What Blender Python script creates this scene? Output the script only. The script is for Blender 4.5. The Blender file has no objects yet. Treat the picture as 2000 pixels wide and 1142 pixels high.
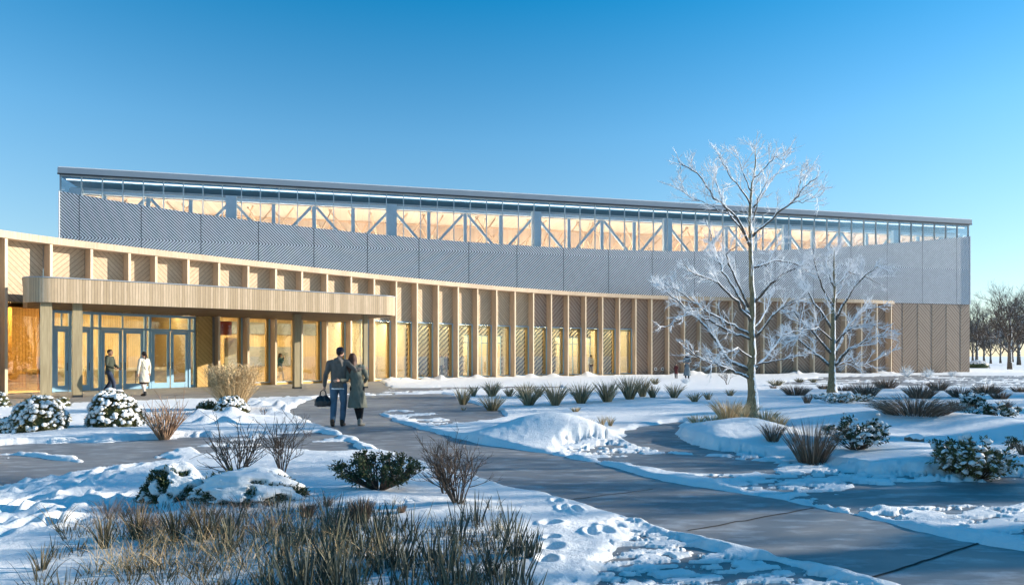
import bpy, bmesh, math, random
import numpy as np
from mathutils import Vector, Matrix
R = math.radians
SC = bpy.context.scene
COL = SC.collection
F = 1333.3; EYE = 1.6; HZ = 695.0           # focal length in photo pixels, eye height, horizon row

# ---------------------------------------------------------------- camera, sky, sun, exposure
cam_d = bpy.data.cameras.new('camera'); cam = bpy.data.objects.new('camera', cam_d); COL.objects.link(cam)
cam_d.lens = 24; cam_d.sensor_width = 36; cam_d.shift_y = (HZ - 571) / 2000
cam_d.clip_start = 0.1; cam_d.clip_end = 5000
cam.location = (0, 0, EYE); cam.rotation_euler = (R(90), 0, 0)
SC.camera = cam
SUN_AZ = 10.0; SUN_EL = 16.0                 # azimuth from +X towards +Y
world = bpy.data.worlds.new('World'); SC.world = world; world.use_nodes = True
wn = world.node_tree.nodes; wl = world.node_tree.links
sky = wn.new('ShaderNodeTexSky'); sky.sky_type = 'NISHITA'; sky.sun_disc = False
sky.sun_elevation = R(SUN_EL); sky.sun_rotation = R(90 - SUN_AZ)
sky.air_density = 1.0; sky.dust_density = 0.1; sky.ozone_density = 3.0; sky.altitude = 200
hs = wn.new('ShaderNodeHueSaturation'); hs.inputs['Hue'].default_value = 0.488
tc = wn.new('ShaderNodeTexCoord'); sx = wn.new('ShaderNodeSeparateXYZ'); mr = wn.new('ShaderNodeMapRange')
wl.new(tc.outputs['Generated'], sx.inputs[0]); wl.new(sx.outputs[2], mr.inputs[0])
mr.inputs[1].default_value = 0.0; mr.inputs[2].default_value = 0.55; mr.inputs[3].default_value = 0.88; mr.inputs[4].default_value = 1.46
mv = wn.new('ShaderNodeMapRange'); wl.new(sx.outputs[2], mv.inputs[0]); mv.inputs[1].default_value = 0.0; mv.inputs[2].default_value = 0.30; mv.inputs[3].default_value = 0.66; mv.inputs[4].default_value = 1.0; wl.new(mv.outputs[0], hs.inputs['Value'])
wl.new(mr.outputs[0], hs.inputs['Saturation'])
wl.new(sky.outputs[0], hs.inputs['Color']); wl.new(hs.outputs[0], wn['Background'].inputs[0])
wn['Background'].inputs[1].default_value = 0.120
sl = bpy.data.lights.new('sun', 'SUN'); sl.energy = 5.0; sl.angle = R(0.5); sl.color = (1.0, 0.90, 0.76)
sun = bpy.data.objects.new('sun', sl); COL.objects.link(sun)
SDIR = Vector((math.cos(R(SUN_AZ)) * math.cos(R(SUN_EL)), math.sin(R(SUN_AZ)) * math.cos(R(SUN_EL)), math.sin(R(SUN_EL))))
sun.rotation_euler = SDIR.to_track_quat('Z', 'Y').to_euler(); sun.location = SDIR * 60
SC.view_settings.view_transform = 'Standard'; SC.view_settings.look = 'None'
SC.view_settings.exposure = 0.90; SC.view_settings.gamma = 1.0
SC.render.engine = 'CYCLES'
SC.cycles.max_bounces = 7; SC.cycles.transparent_max_bounces = 16; SC.cycles.diffuse_bounces = 3; SC.cycles.glossy_bounces = 3
SC.cycles.caustics_reflective = False; SC.cycles.caustics_refractive = False
try: SC.cycles.use_denoising = True
except Exception: pass

# ---------------------------------------------------------------- helpers
rng = np.random.default_rng(7)
random.seed(7)

def ground_xy(px, py, z=0.0):
    d = F * (EYE - z) / (py - HZ)
    return ((px - 1000) / F * d, d)

def tag(o, label=None, cat=None, group=None, kind=None):
    if label: o['label'] = label
    if cat: o['category'] = cat
    if group: o['group'] = group
    if kind: o['kind'] = kind
    return o

def empty(name, loc, rz=0.0, label=None, cat=None, group=None):
    o = bpy.data.objects.new(name, None); COL.objects.link(o)
    o.location = loc; o.rotation_euler = (0, 0, rz); o.empty_display_size = 0.2
    return tag(o, label, cat, group)

def np_mesh(name, V, Fc, mat, parent=None, smooth=False, uv=None, loc=None):
    """V (n,3); Fc (m,k) equal-size faces or list of arrays"""
    me = bpy.data.meshes.new(name)
    V = np.asarray(V, dtype=np.float32)
    groups = Fc if isinstance(Fc, list) else [Fc]
    groups = [np.asarray(g, dtype=np.int32) for g in groups if len(g)]
    nl = sum(g.size for g in groups); nf = sum(len(g) for g in groups)
    me.vertices.add(len(V)); me.vertices.foreach_set('co', V.ravel())
    me.loops.add(nl); me.polygons.add(nf)
    li = np.concatenate([g.ravel() for g in groups]) if groups else np.zeros(0, np.int32)
    tot = np.concatenate([np.full(len(g), g.shape[1], np.int32) for g in groups]) if groups else np.zeros(0, np.int32)
    st = np.concatenate([[0], np.cumsum(tot)[:-1]]).astype(np.int32)
    me.loops.foreach_set('vertex_index', li)
    me.polygons.foreach_set('loop_start', st)
    me.polygons.foreach_set('loop_total', tot)
    if smooth: me.polygons.foreach_set('use_smooth', np.ones(nf, bool))
    if uv is not None:
        u = me.uv_layers.new(name='UVMap'); u.data.foreach_set('uv', np.asarray(uv, np.float32)[li].ravel())
    me.update(calc_edges=True); me.validate()
    if mat: me.materials.append(mat)
    o = bpy.data.objects.new(name, me); COL.objects.link(o)
    if parent: o.parent = parent
    if loc is not None: o.location = loc
    return o

class MB:
    def __init__(s): s.v = []; s.f = []; s.uv = []
    def add(s, vs, fs, uv=None):
        b = len(s.v); s.v += [tuple(v) for v in vs]; s.f += [tuple(i + b for i in f) for f in fs]
        s.uv += (uv if uv else [(v[0] + v[1], v[2]) for v in vs])
        return s
    def box(s, x0, x1, y0, y1, z0, z1):
        return s.hexa([(x0,y0,z0),(x1,y0,z0),(x1,y1,z0),(x0,y1,z0),(x0,y0,z1),(x1,y0,z1),(x1,y1,z1),(x0,y1,z1)])
    def hexa(s, c, uv=None):
        return s.add(c, [(0,3,2,1),(4,5,6,7),(0,1,5,4),(1,2,6,5),(2,3,7,6),(3,0,4,7)], uv)
    def wall(s, a, b, z0, z1, n, d0, d1, u0=0.0):
        """slab between plan points a,b; n = unit plan normal; from offset d0 to d1 along n"""
        L = math.hypot(b[0]-a[0], b[1]-a[1])
        P = lambda p, d, z: (p[0]+n[0]*d, p[1]+n[1]*d, z)
        c = [P(a,d0,z0),P(b,d0,z0),P(b,d1,z0),P(a,d1,z0),P(a,d0,z1),P(b,d0,z1),P(b,d1,z1),P(a,d1,z1)]
        uv = [(u0,z0),(u0+L,z0),(u0+L,z0),(u0,z0),(u0,z1),(u0+L,z1),(u0+L,z1),(u0,z1)]
        return s.hexa(c, uv)
    def beam(s, A, B, w, h, up=(0,0,1)):
        A = Vector(A); B = Vector(B); d = (B - A).normalized(); u = Vector(up)
        if abs(d.dot(u)) > .99: u = Vector((1,0,0))
        x = d.cross(u).normalized() * w/2; y = x.cross(d).normalized() * h/2
        c = [A-x-y, B-x-y, B+x-y, A+x-y, A-x+y, B-x+y, B+x+y, A+x+y]
        return s.hexa(c)
    def tube(s, pts, rad, sides=8, cap=True):
        n = len(pts); P = [Vector(p) for p in pts]
        prev = None; vs = []; fs = []
        for i in range(n):
            d = (P[min(i+1,n-1)] - P[max(i-1,0)]).normalized()
            if prev is None:
                a = Vector((0,0,1)) if abs(d.z) < .9 else Vector((1,0,0))
                x = d.cross(a).normalized()
            else:
                x = (prev - d * prev.dot(d)).normalized()
            prev = x; y = d.cross(x)
            r = rad[i] if hasattr(rad, '__len__') else rad
            for k in range(sides):
                t = 2*math.pi*k/sides
                vs.append(P[i] + x*math.cos(t)*r + y*math.sin(t)*r)
        for i in range(n-1):
            for k in range(sides):
                k2 = (k+1) % sides
                fs.append((i*sides+k, i*sides+k2, (i+1)*sides+k2, (i+1)*sides+k))
        if cap:
            fs.append(tuple(reversed(range(sides)))); fs.append(tuple((n-1)*sides+k for k in range(sides)))
        return s.add(vs, fs)
    def sphere(s, c, r, seg=12, rings=8):
        rx, ry, rz = r if hasattr(r, '__len__') else (r, r, r)
        vs = [(c[0], c[1], c[2]-rz)]
        for i in range(1, rings):
            p = -math.pi/2 + math.pi*i/rings
            for k in range(seg):
                t = 2*math.pi*k/seg
                vs.append((c[0]+rx*math.cos(p)*math.cos(t), c[1]+ry*math.cos(p)*math.sin(t), c[2]+rz*math.sin(p)))
        vs.append((c[0], c[1], c[2]+rz)); fs = []
        for k in range(seg): fs.append((0, 1+(k+1)%seg, 1+k))
        for i in range(rings-2):
            for k in range(seg):
                a = 1+i*seg; fs.append((a+k, a+(k+1)%seg, a+seg+(k+1)%seg, a+seg+k))
        a = 1+(rings-2)*seg; t = len(vs)-1
        for k in range(seg): fs.append((a+k, a+(k+1)%seg, t))
        return s.add(vs, fs)
    def build(s, name, mat, parent=None, smooth=False, origin=None):
        if origin is None and parent is not None: origin = wloc(parent)
        o_ = origin or (0,0,0)
        me = bpy.data.meshes.new(name)
        me.from_pydata([(v[0]-o_[0], v[1]-o_[1], v[2]-o_[2]) for v in s.v], [], s.f)
        u = me.uv_layers.new(name='UVMap')
        li = np.zeros(len(me.loops), np.int32); me.loops.foreach_get('vertex_index', li)
        u.data.foreach_set('uv', np.asarray(s.uv, np.float32)[li].ravel())
        if mat: me.materials.append(mat)
        if smooth: me.polygons.foreach_set('use_smooth', np.ones(len(me.polygons), bool))
        me.update()
        o = bpy.data.objects.new(name, me); COL.objects.link(o)
        if parent: o.parent = parent
        elif origin: o.location = origin
        return o
def wloc(o):
    x = y = z = 0.0
    while o is not None:
        x += o.location.x; y += o.location.y; z += o.location.z; o = o.parent
    return (x, y, z)

# value noise
def _h(ix, iy, s):
    v = np.sin(ix*127.1 + iy*311.7 + s*74.7) * 43758.5453
    return v - np.floor(v)
def vnoise(x, y, s=0):
    x = np.asarray(x, float); y = np.asarray(y, float)
    ix = np.floor(x); iy = np.floor(y); fx = x-ix; fy = y-iy
    fx = fx*fx*(3-2*fx); fy = fy*fy*(3-2*fy)
    a = _h(ix,iy,s); b = _h(ix+1,iy,s); c = _h(ix,iy+1,s); d = _h(ix+1,iy+1,s)
    return a+(b-a)*fx+(c-a)*fy+(a-b-c+d)*fx*fy
def fbm(x, y, s=0, o=4):
    t = 0; a = .5; n = 0
    for i in range(o):
        t = t + a*vnoise(x*2**i, y*2**i, s+i*3); n += a; a *= .5
    return t/n            # 0..1
def sst(a, b, x):
    t = np.clip((x-a)/(b-a), 0, 1); return t*t*(3-2*t)
def sdist(x, y, poly):
    """signed distance, positive inside"""
    d = np.full(x.shape, 1e9); ins = np.zeros(x.shape, bool)
    n = len(poly)
    for i in range(n):
        ax, ay = poly[i]; bx, by = poly[(i+1) % n]
        ex, ey = bx-ax, by-ay; L = ex*ex+ey*ey + 1e-12
        t = np.clip(((x-ax)*ex+(y-ay)*ey)/L, 0, 1)
        d = np.minimum(d, (x-ax-t*ex)**2+(y-ay-t*ey)**2)
        if ay != by:
            c = ((ay > y) != (by > y)) & (x < ex*(y-ay)/(by-ay)+ax)
            ins ^= c
    d = np.sqrt(d)
    return np.where(ins, d, -d)

# ---------------------------------------------------------------- materials
def nmat(name):
    m = bpy.data.materials.new(name); m.use_nodes = True
    nt = m.node_tree; b = nt.nodes['Principled BSDF']
    return m, nt, b
def N(nt, t, **k):
    n = nt.nodes.new(t)
    for a, v in k.items():
        if a in n.inputs.keys(): n.inputs[a].default_value = v
        else: setattr(n, a, v)
    return n
def math_(nt, op, a, b=None, c=None):
    n = nt.nodes.new('ShaderNodeMath'); n.operation = op
    for i, v in enumerate((a, b, c)):
        if v is None: continue
        if isinstance(v, (int, float)): n.inputs[i].default_value = v
        else: nt.links.new(v, n.inputs[i])
    return n.outputs[0]
def ramp(nt, fac, stops):
    r = nt.nodes.new('ShaderNodeValToRGB'); e = r.color_ramp.elements
    while len(e) < len(stops): e.new(.5)
    for el, (p, c) in zip(e, stops): el.position = p; el.color = (*c, 1)
    nt.links.new(fac, r.inputs[0]); return r.outputs[0]
def mixc(nt, fac, a, b, mode='MIX'):
    n = nt.nodes.new('ShaderNodeMix'); n.data_type = 'RGBA'; n.blend_type = mode
    for s, v in ((0, fac), (6, a), (7, b)):
        if isinstance(v, (int, float)): n.inputs[s].default_value = v
        elif isinstance(v, tuple): n.inputs[s].default_value = (*v, 1)
        else: nt.links.new(v, n.inputs[s])
    return n.outputs[2]
def noise(nt, scale, detail=4, vec=None, rough=.55, out=0):
    n = nt.nodes.new('ShaderNodeTexNoise'); n.inputs['Scale'].default_value = scale
    n.inputs['Detail'].default_value = detail; n.inputs['Roughness'].default_value = rough
    if vec is not None: nt.links.new(vec, n.inputs['Vector'])
    return n.outputs[out]
def coords(nt, kind='Object'):
    return nt.nodes.new('ShaderNodeTexCoord').outputs[kind]
def mapping(nt, vec, scale=(1,1,1), rot=(0,0,0)):
    m = nt.nodes.new('ShaderNodeMapping'); m.inputs['Scale'].default_value = scale; m.inputs['Rotation'].default_value = rot
    nt.links.new(vec, m.inputs[0]); return m.outputs[0]
def bump(nt, b, h, strength=.3, dist=.02):
    n = nt.nodes.new('ShaderNodeBump'); n.inputs['Strength'].default_value = strength; n.inputs['Distance'].default_value = dist
    nt.links.new(h, n.inputs['Height']); nt.links.new(n.outputs[0], b.inputs['Normal'])

def simple(name, col, rough=.7, metal=0, var=.12, scale=6, bumpy=0, spec=.3):
    m, nt, b = nmat(name)
    c = noise(nt, scale, 4, coords(nt))
    lo = tuple(v*(1-var) for v in col); hi = tuple(min(1, v*(1+var)) for v in col)
    nt.links.new(ramp(nt, c, [(.3, lo), (.7, hi)]), b.inputs['Base Color'])
    b.inputs['Roughness'].default_value = rough; b.inputs['Metallic'].default_value = metal
    b.inputs['Specular IOR Level'].default_value = spec
    if bumpy: bump(nt, b, noise(nt, scale*6, 3, coords(nt)), bumpy, .01)
    return m

def m_snow(name='snow', fine=40):
    m, nt, b = nmat(name)
    co = coords(nt)
    c = ramp(nt, noise(nt, 3, 4, co), [(.3, (.82,.83,.84)), (.7, (.92,.915,.90))])
    nt.links.new(c, b.inputs['Base Color'])
    b.inputs['Roughness'].default_value = .65; b.inputs['Specular IOR Level'].default_value = .25
    h = math_(nt, 'ADD', noise(nt, fine, 5, co, .7), math_(nt, 'MULTIPLY', noise(nt, 7, 4, co), 1.2))
    bump(nt, b, h, .55, .035)
    return m

def m_asphalt():
    m, nt, b = nmat('asphalt'); co = coords(nt)
    n1 = noise(nt, .5, 6, co); n2 = noise(nt, 120, 3, co); n3 = noise(nt, 2.2, 5, mapping(nt, co, (1,2.5,1)))
    c = ramp(nt, n1, [(.3, (.195,.195,.20)), (.7, (.265,.265,.265))])
    c = mixc(nt, math_(nt, 'MULTIPLY', n2, .35), c, (.04,.04,.042))
    # thin frost film in irregular patches
    fr = ramp(nt, n3, [(.50, (0,0,0)), (.66, (1,1,1))])
    c = mixc(nt, math_(nt, 'MULTIPLY', math_(nt, 'MULTIPLY', fr, noise(nt, 25, 4, co, .7)), .95), c, (.50,.52,.55))
    nt.links.new(c, b.inputs['Base Color'])
    r = ramp(nt, noise(nt, .9, 4, mapping(nt, co, (1,1.8,1))), [(.35, (.42,)*3), (.65, (.65,)*3)])
    nt.links.new(r, b.inputs['Roughness']); b.inputs['Specular IOR Level'].default_value = .5
    bump(nt, b, n2, .22, .004)
    return m
def m_concrete():
    m, nt, b = nmat('concrete'); co = coords(nt)
    c = ramp(nt, noise(nt, 1.2, 6, co), [(.3, (.20,.185,.165)), (.7, (.29,.27,.245))])
    nt.links.new(c, b.inputs['Base Color']); b.inputs['Roughness'].default_value = .7
    bump(nt, b, noise(nt, 60, 3, co), .2, .004)
    return m

def m_boards(name, c0, c1, pitch=.12, groove=.12, diag=0, gcol=None, rough=.65, grain=True, bstr=.6):
    """boards in UV space (metres): diag 0 = vertical boards, +1 / -1 = diagonal"""
    m, nt, b = nmat(name)
    uv = coords(nt, 'UV'); sp = N(nt, 'ShaderNodeSeparateXYZ'); nt.links.new(uv, sp.inputs[0])
    u = sp.outputs[0]; v = sp.outputs[1]
    if diag: q = math_(nt, 'MULTIPLY', math_(nt, 'ADD', u, math_(nt, 'MULTIPLY', v, float(diag))), .7071)
    else: q = u
    t = math_(nt, 'DIVIDE', q, pitch); fr = math_(nt, 'FRACT', t); idx = math_(nt, 'FLOOR', t)
    g = math_(nt, 'LESS_THAN', fr, groove)
    wn_ = N(nt, 'ShaderNodeTexWhiteNoise', noise_dimensions='1D'); nt.links.new(idx, wn_.inputs['W'])
    cv = ramp(nt, wn_.outputs[0], [(0, c0), (1, c1)])
    co = coords(nt)
    if grain:
        gn = noise(nt, 3.0, 6, mapping(nt, co, (9, 9, .8) if not diag else (3, 3, 3)), .65)
        cv = mixc(nt, ramp(nt, gn, [(.35, (.0,)*3), (.75, (.5,)*3)]), cv, tuple(x*.62 for x in c0))
    gc = gcol or tuple(x*.28 for x in c0)
    nt.links.new(mixc(nt, g, cv, gc), b.inputs['Base Color'])
    b.inputs['Roughness'].default_value = rough; b.inputs['Specular IOR Level'].default_value = .25
    bump(nt, b, math_(nt, 'SUBTRACT', 1.0, g), bstr, .02)
    return m

def m_timber(name, c0, c1):
    m, nt, b = nmat(name); co = coords(nt)
    gn = noise(nt, 2.0, 6, mapping(nt, co, (14, 14, .7)), .6)
    st = noise(nt, .45, 5, mapping(nt, co, (1.6, 1.6, .9)), .6)
    cc = ramp(nt, gn, [(.3, c0), (.7, c1)])
    cc = mixc(nt, ramp(nt, st, [(.42, (0,)*3), (.68, (.34,)*3)]), cc, tuple(x*.55 for x in c0))
    nt.links.new(cc, b.inputs['Base Color'])
    b.inputs['Roughness'].default_value = .6; b.inputs['Specular IOR Level'].default_value = .25
    bump(nt, b, gn, .15, .01)
    return m

def m_glass(name, tint=(.93,.97,.97), refl=.10):
    m = bpy.data.materials.new(name); m.use_nodes = True; nt = m.node_tree; nt.nodes.clear()
    out = nt.nodes.new('ShaderNodeOutputMaterial')
    t = nt.nodes.new('ShaderNodeBsdfTransparent'); t.inputs[0].default_value = (*tint, 1)
    g = nt.nodes.new('ShaderNodeBsdfGlossy'); g.inputs['Roughness'].default_value = .015; g.inputs[0].default_value = (1,1,1,1)
    fr = nt.nodes.new('ShaderNodeLayerWeight'); fr.inputs[0].default_value = .35
    f = math_(nt, 'ADD', math_(nt, 'MULTIPLY', fr.outputs['Fresnel'], .45), refl)
    mx = nt.nodes.new('ShaderNodeMixShader'); nt.links.new(f, mx.inputs[0])
    nt.links.new(t.outputs[0], mx.inputs[1]); nt.links.new(g.outputs[0], mx.inputs[2]); nt.links.new(mx.outputs[0], out.inputs[0])
    return m

def m_emit(name, col, s):
    m = bpy.data.materials.new(name); m.use_nodes = True; nt = m.node_tree; nt.nodes.clear()
    out = nt.nodes.new('ShaderNodeOutputMaterial'); e = nt.nodes.new('ShaderNodeEmission')
    e.inputs[0].default_value = (*col, 1); e.inputs[1].default_value = s; nt.links.new(e.outputs[0], out.inputs[0])
    return m

def m_island(name, cols, rough=.6, transl=0.0):
    m, nt, b = nmat(name)
    g = nt.nodes.new('ShaderNodeNewGeometry')
    stops = [(i/(len(cols)-1), c) for i, c in enumerate(cols)]
    nt.links.new(ramp(nt, g.outputs['Random Per Island'], stops), b.inputs['Base Color'])
    b.inputs['Roughness'].default_value = rough; b.inputs['Specular IOR Level'].default_value = .3
    return m

def m_snowtop(name, c0, c1, thr=.15, snowc=(.86,.88,.9), amount=.0, scale=5, wind=0.0):
    """bark with snow lying on whatever faces up"""
    m, nt, b = nmat(name); co = coords(nt)
    base = ramp(nt, noise(nt, 12, 5, mapping(nt, co, (3,3,.6)), .65), [(.35, c0), (.65, c1)])
    g = nt.nodes.new('ShaderNodeNewGeometry'); sp = N(nt, 'ShaderNodeSeparateXYZ'); nt.links.new(g.outputs['Normal'], sp.inputs[0])
    k = math_(nt, 'ADD', sp.outputs[2], math_(nt, 'MULTIPLY', math_(nt, 'SUBTRACT', noise(nt, scale, 4, co), .5), 1.6))
    if wind: k = math_(nt, 'ADD', k, math_(nt, 'MULTIPLY', sp.outputs[0], wind))
    f = ramp(nt, math_(nt, 'ADD', k, amount), [(max(0, thr), (0,0,0)), (min(1, thr+.12), (1,1,1))])
    nt.links.new(mixc(nt, f, base, snowc), b.inputs['Base Color'])
    b.inputs['Roughness'].default_value = .75; b.inputs['Specular IOR Level'].default_value = .2
    bump(nt, b, noise(nt, 40, 4, co), .4, .01)
    return m

M = {}
M['snow'] = m_snow()
M['asphalt'] = m_asphalt(); M['concrete'] = m_concrete()
M['crack'] = simple('crack', (.03,.03,.03), .9)
TL0, TL1 = (.46,.345,.22), (.68,.53,.37)
M['timber'] = m_timber('timber', (.45,.33,.22), (.63,.485,.35))
M['lit_edge'] = m_timber('lit_edge_timber', (.60,.47,.32), (.76,.62,.44))  # paler tone paints sunlight onto the front edges of the fins
M['column'] = m_timber('weathered_timber', (.30,.24,.14), (.46,.38,.24))
M['amber'] = m_timber('amber_timber', (.56,.33,.10), (.74,.48,.17))
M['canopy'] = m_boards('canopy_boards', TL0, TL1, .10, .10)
M['boards_a'] = m_boards('panel_boards_rising', (.50,.38,.255), (.58,.445,.305), .17, .11, 1, (.22,.16,.11))
M['boards_b'] = m_boards('panel_boards_falling', (.50,.38,.255), (.58,.445,.305), .17, .11, -1, (.22,.16,.11))
M['boards_shade_a'] = m_boards('shaded_frosted_boards_rising', (.29,.205,.15), (.35,.25,.185), .24, .16, 1, (.50,.41,.335))  # darker wood paints in the shade of these bays; pale grooves are frost
M['boards_shade_b'] = m_boards('shaded_frosted_boards_falling', (.29,.205,.15), (.35,.25,.185), .24, .16, -1, (.50,.41,.335))
M['amber_boards'] = m_boards('amber_boards', (.52,.33,.11), (.60,.39,.14), .17, .11, 1, (.30,.17,.05))
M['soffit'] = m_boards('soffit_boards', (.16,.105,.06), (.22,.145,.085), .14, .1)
M['interior_wood'] = m_boards('interior_wood', (.62,.42,.17), (.74,.52,.24), .11, .08)
M['plaster'] = simple('plaster', (.62,.52,.34), .8)
M['louvre'] = simple('louvre_metal', (.72,.73,.75), .45, .0, .05, 2)
M['louvre_back'] = simple('louvre_backing', (.026,.03,.045), .8)
M['blue_frame'] = simple('blue_frame', (.28,.47,.62), .4, 0, .05)
M['mullion'] = simple('mullion', (.36,.45,.50), .4, 0, .05)
M['steel'] = simple('painted_steel', (.58,.70,.76), .45, 0, .06)
M['teal'] = simple('teal_soffit', (.05,.19,.33), .5, 0, .1)
M['fascia'] = simple('fascia_metal', (.30,.34,.38), .4, 0, .04, 1)
M['dark'] = simple('dark_metal', (.03,.035,.04), .4)
M['peach'] = m_boards('hall_wall_boards', (.68,.54,.40), (.80,.67,.52), .45, .04, 0, (.48,.34,.22))
M['hall_wood'] = m_timber('hall_truss_wood', (.66,.44,.24), (.78,.58,.40))
M['floor'] = simple('interior_floor', (.42,.33,.22), .4)
M['glass'] = m_glass('window_glass', (.95,.96,.92), .05)
M['glass_amber'] = m_glass('tinted_glass', (.85,.72,.50), .10)
M['glass_hi'] = m_glass('clerestory_glass', (.94,.95,.97), .03)
M['lamp'] = m_emit('lamp_glow', (1.0,.88,.62), 52.0)
M['lamp_hall'] = m_emit('hall_lamp_glow', (1.0,.90,.77), 24.0)
M['lamp_fill'] = m_emit('hidden_fill_glow', (1.0,.88,.62), 26.0)
M['lamp_cool'] = m_emit('strip_light_glow', (.80,.93,1.0), 1.3)
M['white'] = simple('white_paint', (.78,.78,.76), .5, 0, .03)
M['screen_back'] = simple('screen_backing', (.075,.06,.04), .7)
M['red'] = simple('red_panel', (.55,.07,.03), .6, 0, .05)
M['grey_stone'] = simple('grey_boards', (.26,.25,.22), .7)
# ---------------------------------------------------------------- plan geometry of the building
def inv_hall(px): return 0.01509 * (1 + .385 * (1893 - px) / 1776)
def hall_px(px):
    d = 1 / inv_hall(px); return ((px - 1000) / F * d, d)
HL = hall_px(117); HR = hall_px(1893)
HLEN = math.hypot(HR[0]-HL[0], HR[1]-HL[1])
HD = ((HR[0]-HL[0])/HLEN, (HR[1]-HL[1])/HLEN); HN = (HD[1], -HD[0])     # along the wall, out towards the viewer
def hall_s(px):
    p = hall_px(px); return (p[0]-HL[0])*HD[0] + (p[1]-HL[1])*HD[1]
def hp(s, off=0.0):
    return (HL[0]+HD[0]*s+HN[0]*off, HL[1]+HD[1]*s+HN[1]*off)
_px = np.array([-260, 0, 115, 300, 500, 763, 1000, 1250, 1500, 1742.])
_up = np.array([300, 245, 230, 209, 186, 154, 135, 120.5, 112.5, 108.])
_cf = np.polyfit((_px-700)/700, _up, 5)
def tip_px(px):
    d = 5.12 * F / np.polyval(_cf, (px-700)/700); return ((px-1000)/F*d, d)
FD = 0.62                                                    # how far the fins stand out from the glass
_T = np.array([tip_px(p) for p in np.linspace(-300, 1746, 800)])
_S = np.concatenate([[0], np.cumsum(np.hypot(*np.diff(_T, axis=0).T))])
_tan = np.gradient(_T, axis=0); _tan /= np.linalg.norm(_tan, axis=1)[:, None]
_nor = np.stack([_tan[:, 1], -_tan[:, 0]], 1)                # outwards
_tpx = 1000 + F * _T[:, 0] / _T[:, 1]
def curve_at(s, off=0.0):
    x = np.interp(s, _S, _T[:, 0]); y = np.interp(s, _S, _T[:, 1])
    n = curve_n(s); return (x + n[0]*off, y + n[1]*off)
def curve_n(s):
    n = (np.interp(s, _S, _nor[:, 0]), np.interp(s, _S, _nor[:, 1])); L = math.hypot(*n); return (n[0]/L, n[1]/L)
def s_of_px(px, off=0.0):
    P = _T + _nor*off; return float(np.interp(px, 1000 + F*P[:, 0]/P[:, 1], _S))

# ---------------------------------------------------------------- ground
def poly_w(pts): return [ground_xy(px, py) for px, py in pts]
PATH = poly_w([(1760,1150),(1690,1132),(1600,1108),(1500,1085),(1400,1064),(1310,1042),(1260,1022),(1210,1008),(1100,975),(1000,953),(900,925),
    (800,895),(740,880),(700,858),(640,838),(575,812),(562,800),(590,786),(620,776),(740,771),(860,768),(895,773),(905,782),(935,790),(975,801),(985,812),
    (960,822),(900,824),(862,813),(845,804),(770,799),(735,806),(780,826),(860,848),(960,870),(1040,882),(1100,892),(1190,912),(1270,931),
    (1400,957),(1500,973),(1590,992),(1650,1003),(1750,1024),(1850,1045),(2050,1085),(2400,1140),(2600,1400),(2300,1600),(1900,1300)])
CROSS = poly_w([(-500,872),(0,868),(110,868),(200,862),(350,855),(400,852),(430,860),(360,880),(330,900),(250,908),(190,902),(130,893),(60,885),(-500,884)])
LOOP = poly_w([(1228,842),(1245,832),(1330,824),(1346,828),(1318,850),(1345,868),(1400,880),(1440,890),(1330,884),(1240,872),(1215,856)])
POOL = poly_w([(1190,896),(1300,884),(1420,892),(1500,906),(1480,919),(1380,926),(1260,918)])
POOL2 = poly_w([(1690,952),(1800,940),(2300,930),(2300,946),(1960,975),(1900,985),(1760,990),(1640,985),(1620,972)])
WALK = poly_w([(-500,800),(0,797),(200,785),(430,778),(560,773),(735,764),(760,757),(745,744),(420,740),(0,740),(-500,740)])
PATCH = [ (poly_w([(1190,1006),(1260,1022),(1400,1062),(1600,1106),(1760,1150),(1760,1330),(1000,1330),(1085,1142),(1120,1090),(1200,1050)]), .50, 7.5, 17.),
          (poly_w([(1080,872),(1225,850),(1330,868),(1480,885),(1620,905),(1700,925),(2300,925),(2300,1110),(1850,1042),(1600,988),(1400,952),(1190,905),(1080,884)]), .47, 4.0, 11.0),
          (poly_w([(300,858),(560,845),(640,842),(740,882),(600,885),(480,880),(400,890)]), .60, 1.6, 2.6),
          (poly_w([(640,790),(860,778),(900,786),(1000,815),(850,838),(740,808)]), .50, .9, 2.6),
          (poly_w([(-500,880),(60,888),(250,910),(0,960),(-500,960)]), .66, 1.0, 2.6),
          (poly_w([(480,782),(600,776),(760,770),(900,762),(1100,758),(1100,754),(760,757),(430,770)]), .56, .6, 1.6),
          (poly_w([(1500,752),(1600,736),(1800,732),(2300,736),(2300,750),(1850,756),(1650,752)]), .50, .35, 1.4) ]
_glass_line = [curve_at(s, -FD+.12) for s in np.linspace(0, _S[-1], 40)]
_hr = hp(HLEN, .05)
FOOT = _glass_line + [hp(hall_s(1742), .05), _hr, (HR[0]-HN[0]*34, HR[1]-HN[1]*34), (HL[0]-HN[0]*34, HL[1]-HN[1]*34), (-40, 30)]
def at(px, d): return ((px-1000)/F*d, d)
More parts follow.
